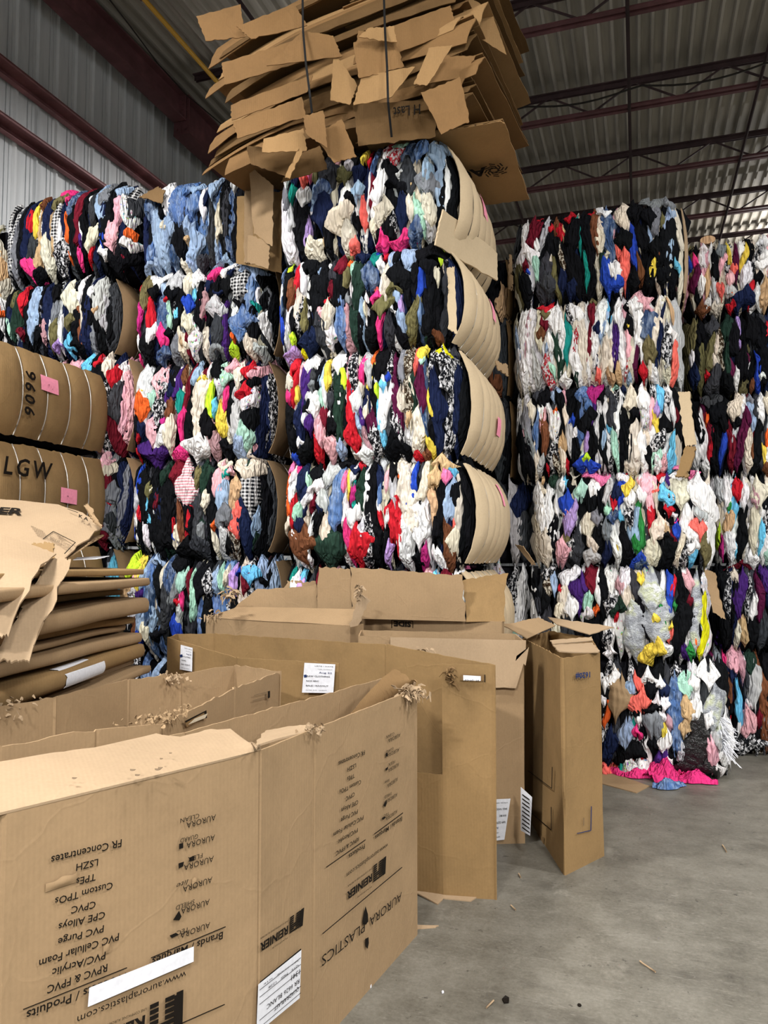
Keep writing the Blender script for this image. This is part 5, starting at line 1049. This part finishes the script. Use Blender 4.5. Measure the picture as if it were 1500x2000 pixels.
def pb(u0, u1, s0, s1, z0, z1, nm):
    P = [np.array([A_[0]*s + Lf[0]*u, A_[1]*s + Lf[1]*u, z]) for z in (z0, z1) for u, s in ((u0, s0), (u1, s0), (u1, s1), (u0, s1))]
    mb = MB(); mb.add(P, [(0,3,2,1),(4,5,6,7),(0,1,5,4),(1,2,6,5),(2,3,7,6),(3,0,4,7)]); mb.build(nm, M['wood'], pr)
for k in range(6): pb(.03, 1.2, .1 + k*.22, .1 + k*.22 + .12, .115, .135, 'deck_board')
for k in range(3): pb(.05 + k*.5, .05 + k*.5 + .1, .1, 1.35, .0, .115, 'stringer')
# label on the fold
b5 = piles[7]; ps = [np.array([A_[0]*s, A_[1]*s, 0]) for s in (.62, 1.02)]
P = np.zeros((8, 9, 3))
for i in range(8):
    s = .58 + .42 * i / 7
    for j in range(9):
        a = math.radians(-60 + 150 * j / 8); th = .075
        u = -math.cos(a) * (th*.28 + .004) if j < 6 else .02 * (j - 5) ; zz_ = th/2 + math.sin(a)*(th/2 + .004) if j < 6 else th + .006 + .015*u
        P[i, j] = [A_[0]*s + Lf[0]*(u - .0), A_[1]*s + Lf[1]*(u - .0), zz_ + .005*math.sin(s*3 + 1.03*20)]
o = sheet('paper_label', P[::-1], .001, M['paper'], b5, jag=.006, jag_edges='ends'); o['label'] = 'torn white label'
# draped sheets on top of the pile
def loose(name_label, grid, mat='kraft_light', cr=.01, fr=5, cat='cardboard sheet', jag=.006, name='cardboard_sheet', group=None, thick=.007):
    o = sheet(name, crumple(grid, cr, fr), thick, M[mat], None, jag=jag, sharp=25, jag_edges='topbottomends'); tag(o, name_label, cat, group); return o
def fan(back, front, nj=10):
    n = 26; tb = np.linspace(0, 1, len(back)); tf = np.linspace(0, 1, len(front)); t = np.linspace(0, 1, n)
    b = np.stack([np.interp(t, tb, [atD(*p)[k] for p in back]) for k in range(3)], -1); f = np.stack([np.interp(t, tf, [atD(*p)[k] for p in front]) for k in range(3)], -1)
    s = np.linspace(0, 1, nj)[None, :, None]; return f[:, None] * (1-s) + b[:, None] * s
loose('large printed tan cardboard sheet sloping on top of the flattened pile', fan([(-90, 968, 4.85), (0, 976, 4.85), (110, 984, 4.75), (160, 1000, 4.6), (200, 1024, 4.4)], [(-90, 1125, 3.55), (0, 1118, 3.6), (60, 1110, 3.65), (95, 1100, 3.75), (128, 1088, 3.85)]), 'kraft_light', .008, 3)
g = fan([(-100, 1030, 3.5), (0, 1040, 3.45), (60, 1062, 3.4), (108, 1080, 3.35)], [(-100, 1240, 2.6), (-40, 1242, 2.6), (-8, 1243, 2.6), (14, 1238, 2.62)])
g[..., 2] += .05 * np.sin(np.linspace(0, 3.14, 10))[None, :]
loose('torn tan cardboard sheet drooping over the near side of the flattened pile', g, 'kraft_light', .010, 3)
loose('pale narrow cardboard flap hanging straight down over the near side of the pile', fan([(98, 1092, 3.34), (120, 1090, 3.34), (139, 1096, 3.34)], [(-14, 1282, 2.66), (20, 1290, 2.66), (56, 1287, 2.68)]), 'kraft_light', .006, 3)
loose('curled torn cardboard scrap on the big sheet of the pile', fan([(62, 1062, 3.55), (108, 1060, 3.55)], [(70, 1083, 3.45), (104, 1100, 3.42)]), 'kraft_worn', .012, 6)
loose('twisted cardboard strip poking up beside the wrapped bale', fan([(163, 988, 4.35), (172, 984, 4.35)], [(183, 1018, 4.25), (200, 1030, 4.25)]), 'kraft', .006, 6)
loose('white paper sheet lying on the ragged flattened carton', fan([(150, 1088, 4.3), (215, 1085, 4.35)], [(142, 1094, 4.0), (190, 1092, 4.1)]), 'paper', .003, 4, 'paper', .002, 'paper_sheet', thick=.002)
loose('brown cardboard piece under the big sloping sheet, pointing at the print scraps', fan([(168, 1050, 4.4), (206, 1046, 4.4)], [(120, 1100, 3.9), (170, 1062, 4.1)]), 'kraft', .01, 4)
def on_sheet(px, py): return atD(px, py, 4.78 - (py - 980) / 135 * 1.18 - .035 - .0008 * max(0, px - 110)) + np.array([0, 0, .012])
def sheet_text(t, a, b, c, par, bold=.01, mat='ink_brown', shear=0.):
    p, q, u = on_sheet(*a), on_sheet(*b), on_sheet(*c); V, Fc = curve_text(t, 1, bold, shear); V[:, 0] /= V[:, 0].max()
    mesh('printed_text', [p + (q-p)*v[0] + (u-p)*v[1]/.7 for v in V], Fc, M[mat], par, False)
big = [o for o in COL.objects if o.get('label', '').startswith('large printed tan')][0]
sheet_text('ER', (-8, 1006), (42, 1009), (-6, 994), big, .04, 'ink', .2)
for k in range(5): sheet_text('handle with care do not cut', (60 + k*3, 1033 + k*4.5), (84 + k*3, 1043 + k*4), (60 + k*3 + 1, 1030 + k*4.5), big, 0)
sheet_text('REGULAR SLOTTED', (96, 1057), (138, 1077), (98, 1051), big); sheet_text('HAUT', (112, 1053), (124, 1058), (113, 1048), big, .02); sheet_text('K A', (153, 1014), (172, 1022), (154, 1008), big, .03, 'ink')
mb = MB()
for a, b in (((84, 1057), (104, 1042)), ((104, 1042), (147, 1064)), ((147, 1064), (126, 1086)), ((132, 998), (152, 1005))): mb.bar(on_sheet(*a), on_sheet(*b), .004, .002)
mb.build('printed_mark', M['ink'], big)

# ================================================================== STRAPPED CARDBOARD BALE ON THE CENTRE STACK
tb = empty('cardboard_bale', (-1.75, 5.2, 4.45)); tag(tb, 'huge black-strapped bale of crushed cartons on top of the centre stack', 'cardboard bale')
TBO = np.array([-1.75, 5.2, 4.45])
def rel(P): return np.array(P) - TBO
nS = 17
for k in range(nS):
    z0 = 4.46 + .072 * k; r = np.random.RandomState(140 + k)
    xl, xr = -2.72 + r.uniform(-.16, .12), -.93 + r.uniform(-.10, .08) ; yn, yf = 4.66 + r.uniform(-.06, .06), 5.86 + r.uniform(-.06, .06)
    if k == 0: xl, xr, yn, yf = -1.75, -.78, 4.86, 5.95
    if k in (1, 2): xl = -2.3
    tilt = min(.16, .03 * k) + r.uniform(-.015, .015); lip = 0 if k < 1 else r.uniform(.07, .19); px_ = r.rand(4) * 6
    sx = np.linspace(0, 1, 24); sy = np.concatenate([-np.linspace(1, .12, 5), np.linspace(0, 1, 10)]); P = np.zeros((24, 15, 3))
    for i, u in enumerate(sx):
        x_ = xl + (xr - xl) * u
        for j, v in enumerate(sy):
            y = yn + max(v, 0) * (yf - yn) + .05 * r.uniform(-.05, .05) - (.035 if v < 0 else 0) * min(1, -v * 2)
            zz_ = z0 + tilt * (x_ + 1.3) - .10 * max(0, (-2.1 - x_) / .6) ** 1.5 * min(1, k / 4) + .010 * math.sin(x_ * 3.4 + px_[0]) + .008 * math.sin(y * 4 + px_[1])
            if v < 0: zz_ -= lip * (-v) * (.75 + .25 * math.sin(x_ * 2.2 + px_[2]))
            P[i, j] = (x_ + .12 * max(v, 0) * (1 if k else .15) + (.05*v if v < 0 else 0), y, zz_)
    P = rel(P)
    mt = ['crushed', 'crushed_light', 'crushed_dark'][r.choice([0, 0, 1, 2, 2])]
    sheet('cardboard_sheet', P, .007, M[mt], tb, jag=.0035, sharp=30, jag_edges='topbottomends')
    if r.rand() < .6:      # folded double edge on the right side
        P2 = P[12:, 5:].copy(); P2[..., 2] += .030; P2[..., 0] -= .015; sheet('cardboard_sheet', P2, .007, M[mt], tb, jag=.006, sharp=30, jag_edges='ends')
def scrap(q, mat='kraft', d=4.72, cr=.014, ni=14, nj=13, fr=6):
    pts = [rel(atD(p[0], p[1], p[2] if len(p) > 2 else d)) for p in q]
    sheet('torn_flap', crumple(quadgrid(*pts, ni=ni, nj=nj), cr, fr), (.006), M[{'kraft_light': 'crushed_light', 'kraft': 'crushed', 'kraft_worn': 'crushed', 'kraft_dark': 'crushed_dark'}.get(mat, mat)], tb, jag=.0025, sharp=25, jag_edges='topbottomends')
scrap([(645, 195), (683, 203), (698, 165), (652, 100)], 'kraft_light'); scrap([(808, 165), (835, 168), (884, 90), (838, 95)], 'kraft_light', 4.62)
scrap([(862, 262), (918, 236), (898, 150), (822, 180)], 'kraft', 4.6); scrap([(690, 205), (765, 190), (812, 130), (705, 150)], 'kraft_light', 4.62)
scrap([(512, 297), (600, 295), (592, 252), (514, 270)], 'kraft_light', 4.7); scrap([(652, 318), (697, 304), (668, 232), (612, 262)], 'kraft', 4.66); scrap([(598, 262), (640, 290), (632, 215), (592, 226)], 'kraft', 4.6)
scrap([(700, 285), (850, 268), (852, 195), (688, 205)], 'kraft_dark', 4.76, .008); scrap([(402, 80), (478, 72), (470, 10), (384, 32)], 'kraft', (4.85), .01)
scrap([(490, 75), (600, 48), (575, 5), (462, 50)], 'kraft', 4.8, .012); scrap([(700, 75), (775, 82), (768, 50), (720, 56)], 'kraft_light', 4.58, .02); scrap([(700, 155), (790, 130), (770, 75), (690, 82)], 'kraft', 4.62)
scrap([(440, 165), (605, 115), (590, 75), (432, 122)], 'kraft', 4.78, .008, 16); scrap([(452, 235), (600, 180), (612, 145), (450, 205)], 'kraft_worn', 4.76, .01, 16); scrap([(465, 272), (598, 228), (590, 190), (455, 240)], 'kraft_worn', 4.74, .012, 16)
scrap([(520, 130), (668, 112), (650, 70), (590, 62)], 'kraft', 4.72, .012); scrap([(760, 110), (890, 60), (880, 12), (752, 55)], 'kraft', 4.72, .015, 14); scrap([(900, 50), (990, 108), (960, 20), (912, -10)], 'kraft_light', 4.85, .01)
scrap([(490, 320), (560, 345), (585, 290), (480, 285)], 'kraft_dark', 4.9, .01); scrap([(548, 355), (640, 330), (625, 285), (585, 300)], 'kraft_dark', 4.95, .01); scrap([(690, 128), (760, 112), (752, 70), (700, 60)], 'kraft_worn', 4.66)
scrap([(810, 168), (900, 150), (930, 110), (850, 105)], 'kraft', 4.7, .02, 14); scrap([(556, 345), (566, 348), (592, 292), (584, 288)], 'kraft_light', 4.68, .004)
V, Fc = curve_text('H Last', 1, .01); V[:, 0] /= V[:, 0].max()
a, b = rel(atD(822, 203, 4.735)), rel(atD(768, 210, 4.735)); up = rel(atD(822, 223, 4.735)) - a
mesh('printed_text', [a + (b-a)*v[0] + up*v[1]/.7*1.0 for v in V], Fc, M['ink'], tb, False)
# emblem and letters on the underside of the lowest sheet
mb = MB(); cx, cy = onZ(965, 326, 4.43)[:2] - TBO[:2]
for k in range(8):
    a = k * math.pi / 4; 
    for rr in (.03, .055, .08): 
        c_ = np.array([cx + math.cos(a)*rr*1.1, cy + math.sin(a)*rr*1.1, -.045]); t_ = np.array([-math.sin(a + .5), math.cos(a + .5), 0]) * .022; mb.bar(c_ - t_, c_ + t_, .009, .002)
mb.build('printed_logo', M['ink'], tb)
V, Fc = curve_text('AU', .16, .006); mesh('printed_text', [(cx - .06 - v[0], cy - .06 + v[1], -.046) for v in V], Fc, M['ink'], tb, False)
for path in ([(590, -60, 4.70), (592, 60, 4.70), (597, 120, 4.66), (606, 190, 4.60), (610, 228, 4.64), (622, 262, 4.78)], [(748, -60, 4.60), (752, 60, 4.58), (756, 130, 4.52), (758, 200, 4.52), (765, 268, 4.62)], [(862, -60, 4.9), (866, 20, 4.9), (880, 60, 4.95)]):
    mb = MB(); pts = [rel(atD(*p)) for p in path]
    for a, b in zip(pts[:-1], pts[1:]): mb.bar(a, b, .014, .003, up=(0, 1, 0))
    mb.build('strap', M['strap'], tb)

# ================================================================== LOOSE CARDBOARD AT THE BALES
def loose_quad(label, q, mat='kraft', cr=.008, thick=.007, name='cardboard_sheet', fr=6, ni=12, nj=14):
    o = sheet(name, crumple(quadgrid(*[atD(*p) for p in q], ni=ni, nj=nj), cr, fr), thick, M[mat], None, jag=.004, sharp=25, jag_edges='topbottomends'); tag(o, label, 'cardboard piece', 'loose cardboard on the bales'); return o
loose_quad('brown cardboard panel standing over the right end of the jeans bale', [(461, 514, 5.74), (550, 534, 5.56), (552, 372, 5.56), (462, 385, 5.74)], 'kraft_worn', .006)
loose_quad('narrow folded cardboard strip at the left of the panel on the jeans bale', [(476, 512, 5.68), (497, 514, 5.66), (500, 374, 5.68), (478, 372, 5.68)], 'kraft', .004)
loose_quad('large torn cardboard flap hanging over the jeans bale beneath the cardboard bale', [(496, 455, 5.50), (532, 482, 5.42), (534, 362, 5.44), (486, 322, 5.52)], 'kraft', .016)
loose_quad('lower rectangular cardboard patch on the panel of the jeans bale', [(482, 512, 5.50), (524, 524, 5.44), (526, 470, 5.46), (484, 458, 5.5)], 'kraft', .006)
loose_quad('dark cardboard corner lying on top between the jeans bale and the leftmost stack', [(274, 384, 6.0), (316, 398, 5.9), (322, 372, 5.95), (308, 364, 6.0)], 'kraft_dark', .008)
loose_quad('tall cream cardboard beam leaning at the right end of the blue towel bale', [(1338, 872, 5.62), (1358, 868, 5.58), (1346, 764, 5.58), (1324, 766, 5.62)], 'kraft_pale', .003, .03)
loose_quad('bent folded cardboard below the leaning cream beam', [(1320, 930, 5.62), (1342, 932, 5.58), (1360, 872, 5.58), (1338, 872, 5.62)], 'kraft_worn', .008, .03)
loose_quad('torn cardboard strip hanging down at the yellow strip beside the plastic bags', [(1392, 1195, 5.6), (1418, 1212, 5.56), (1396, 1118, 5.6), (1376, 1112, 5.62)], 'kraft', .014)
loose_quad('small bent cardboard strip sticking out of the dark gap right of the centre stack', [(1038, 1102, 6.0), (1047, 1104, 5.97), (1022, 1068, 6.05), (1006, 1064, 6.15)], 'kraft', .004)
loose_quad('cardboard scrap behind the centre stack, above the sticker 78 bale end', [(974, 722, 5.5), (994, 736, 5.6), (992, 712, 5.6), (968, 705, 5.5)], 'kraft', .004)
loose_quad('thin upright cardboard slab in the upper gap right of the centre stack', [(993, 565, 6.2), (1001, 565, 6.15), (1000, 498, 6.2), (994, 497, 6.2)], 'kraft', .002, .01)
loose_quad('torn cardboard strip down the front edge of the second centre bale end', [(876, 642, 4.79), (893, 652, 4.80), (888, 522, 4.82), (874, 522, 4.80)], 'kraft_pale', .004)
loose_quad('flattened carton strapped along the lower end of the topmost centre bale', [(850, 478, 4.82), (972, 548, 5.50), (972, 494, 5.52), (866, 408, 4.80)], 'kraft_pale', .006, .012)
r0 = onY(1383, 474, 7.0); mb = MB()
mb.tube([(r0[0]-.02, 7.0, r0[2]-.02), (r0[0]-.015, 7.0, r0[2])], .001, 4)
V = []; 
for k in range(20):
    a = 2*math.pi*k/20; V.append((r0[0] + .062*math.cos(a), 7.02, r0[2] + .035 + .036*math.sin(a)))
V2 = [(x, y+.03, z_) for x, y, z_ in V]
tag(mesh('cap', V + V2, [tuple(range(20)), tuple(reversed(range(20, 40)))] + [(i, (i+1) % 20, 20+(i+1) % 20, 20+i) for i in range(20)], M['cl_plain'], None, False), 'round tan cap standing on the topmost bale at the right edge', 'cap').color = rgba('s')
# pink hat on the leftmost stack
V = []; Fc = []; hc = onY(138, 378, 5.3)
for i in range(9):
    a = math.pi/2 * i / 8
    for k in range(18): t = 2*math.pi*k/18; V.append((hc[0] + .115*math.cos(a)*math.cos(t), 5.34 + .115*math.cos(a)*math.sin(t), hc[2] - .05 + .085*math.sin(a)))
for i in range(8):
    for k in range(18): Fc.append((i*18+k, i*18+(k+1) % 18, (i+1)*18+(k+1) % 18, (i+1)*18+k))
ho = mesh('bucket_hat', V, Fc, M['cl_plain'], None); ho.color = rgba('P'); tag(ho, 'bright pink hat on top of the bale with the yellow garment', 'hat')

# ================================================================== FLOOR: loose clothes and litter
def floor_garment(label, pts, ws, ht, code, name='loose_garment', group='loose clothes on the floor'):
    P = [onZ(px, py, 0)[:2] for px, py in pts]; n = 34; t = np.linspace(0, 1, n); tk = np.linspace(0, 1, len(P))
    C = np.stack([np.interp(t, tk, [p[k] for p in P]) for k in range(2)], -1); Wd = np.interp(t, np.linspace(0, 1, len(ws)), ws)
    g = np.gradient(C, axis=0); nrm = np.stack([g[:, 1], -g[:, 0]], -1); nrm /= np.linalg.norm(nrm, axis=1, keepdims=True) + 1e-9
    m = 15; s = np.linspace(-1, 1, m); ph = rng.rand(4) * 6.28
    G = np.zeros((n, m, 3)); G[..., :2] = C[:, None] + nrm[:, None] * (Wd[:, None] * s[None] * (1 + .15*np.sin(t*17 + ph[0]))[:, None])[..., None]
    G[..., 2] = .006 + ht * (1 - s[None]**2) ** .6 * (.6 + .4*np.sin(t*9 + ph[1]))[:, None] * np.sin(np.pi * np.clip(t, .03, .97))[:, None] ** .4
    G[..., 2] += ht * .25 * np.abs(np.sin(s[None]*5 + 3*np.sin(t*8 + ph[2])[:, None])) * (1 - s[None]**2) + ht*.15*np.abs(np.sin(t*15 + ph[3]))[:, None] * (1 - s[None]**2)
    o = sheet(name, G, .004, code_mat(code), None, sharp=80); o.color = rgba(code); tag(o, label, 'clothing', group); return o
floor_garment('coral red garment looped on the floor at the foot of the right stack', [(1166, 1488), (1185, 1498), (1210, 1506), (1240, 1510)], [.06, .12, .12, .06], .17, 'f')
floor_garment('coral red garment lump against the bottom of the right stack', [(1212, 1504), (1230, 1502), (1250, 1503)], [.05, .08, .04], .16, 'f')
floor_garment('grey garment lying inside the coral red loop', [(1182, 1498), (1198, 1504), (1216, 1508)], [.03, .06, .04], .21, 'g')
floor_garment('small coral cloth beside the tall narrow carton', [(1160, 1508), (1180, 1508), (1198, 1510)], [.05, .08, .04], .06, 'f')
floor_garment('pale patterned garment on the pink cloth strip', [(1216, 1512), (1242, 1514), (1272, 1514)], [.05, .09, .05], .15, 'X')
floor_garment('teal cloth scrap beside the pale patterned garment', [(1205, 1510), (1216, 1512), (1226, 1514)], [.02, .05, .03], .11, 't')
floor_garment('flat hot pink cloth strip between the coral and the big pink garments', [(1195, 1510), (1230, 1518), (1278, 1520)], [.03, .05, .03], .05, 'P')
floor_garment('large hot pink garment bunched on the floor', [(1266, 1526), (1290, 1522), (1312, 1522), (1332, 1526)], [.07, .15, .12, .07], .12, 'P')
floor_garment('hot pink sleeve trailing to a point across the concrete', [(1318, 1524), (1345, 1524), (1375, 1529), (1402, 1534)], [.07, .10, .06, .005], .06, 'P')
floor_garment('small blue denim piece in front of the hot pink garment', [(1275, 1538), (1300, 1541), (1330, 1534)], [.03, .05, .04], .05, 'd')
floor_garment('crumpled black plastic bag trailing from the bottom bale onto the floor', [(1318, 1508), (1345, 1510), (1372, 1510), (1400, 1511)], [.10, .12, .12, .02], .14, 'H', 'plastic_bag')
floor_garment('brown shoe-like cloth under the purple garment of the bottom right bale', [(1290, 1508), (1305, 1509), (1322, 1509)], [.03, .05, .03], .08, 'c')
floor_garment('dark patterned cloth on the floor under the bottom bale at the right edge', [(1432, 1462), (1470, 1466), (1512, 1466)], [.06, .10, .10], .12, 'z')
fs = sheet('cardboard_strip', quadgrid(onZ(1160, 1526, .006), onZ(1243, 1548, .006), onZ(1268, 1535, .006), onZ(1170, 1499, .006), 10, 5), .006, M['kraft'], None, jag=.002); tag(fs, 'flat cardboard strip on the floor right of the tall narrow carton', 'cardboard piece')
mb = MB()
for k in range(90):
    t = rng.rand(); p = onY(1398 + 14*t, 1395 + 75*t, 6.05); d = np.array([rng.uniform(.02, .13), rng.uniform(-.06, 0), rng.uniform(-.12, .01)])
    mb.tube([p, p + d*.5 + np.array([0, 0, .01]), p + d], .0025, 3)
BALES['E6'][0]
inv = np.array(BALES['E6'][0].location); mb.v = [tuple(np.array(v) - inv) for v in mb.v]
mb.build('fringe', M['paper'], BALES['E6'][0])
def bits(name, label, cat, pts, size, mat):
    for px, py in pts:
        p = onZ(px, py, .002); n = 6; V = [(p[0] + size*math.cos(a)*rng.uniform(.5, 1.2), p[1] + size*1.4*math.sin(a)*rng.uniform(.5, 1.2), .003 + rng.uniform(0, size*.5)) for a in np.linspace(0, 6.28, n+1)[:-1]]
        V2 = [(x, y, .0005) for x, y, _ in V]
        o = mesh(name, V + V2, [tuple(range(n)), tuple(reversed(range(n, 2*n)))] + [(i, n+i, n+(i+1) % n, (i+1) % n) for i in range(n)], M[mat], None, False); tag(o, label, cat)
bits('paper_scrap', 'crumpled white paper scrap on the concrete beside the printed carton', 'paper scrap', [(717, 1926)], .026, 'paper')
bits('paper_scrap', 'tiny white speck of paper on the concrete near the bottom centre', 'paper scrap', [(865, 1938)], .006, 'paper')
bits('dirt_clump', 'dark oily clump on the concrete near the bottom centre', 'dirt', [(990, 1954)], .015, 'ink')
bits('dirt_clump', 'small dark crumb on the concrete right of the oily clump', 'dirt', [(1131, 1963)], .008, 'ink')
def twig(label, pts, r=.0035):
    mb = MB(); mb.tube([onZ(px, py, .005 + .003*(k % 2)) for k, (px, py) in enumerate(pts)], r, 5); tag(mb.build('plastic_strip', M['kraft_light'], None, True), label, 'litter')
twig('bent pale plastic strip on the concrete at lower right', [(1250, 1877), (1256, 1882), (1268, 1890), (1280, 1898)], .0035)
twig('short pale strip on the concrete in front of the folded carton flap', [(998, 1768), (1003, 1773), (1007, 1777)])
twig('short pale strip on the concrete left of the tall narrow carton', [(1013, 1706), (1015, 1710), (1017, 1714)])
twig('thin pale straw on the concrete right of the tall narrow carton', [(1411, 1650), (1415, 1656), (1419, 1664)])
twig('curled thin pale strip near the bottom centre', [(950, 1968), (958, 1960), (964, 1954)])
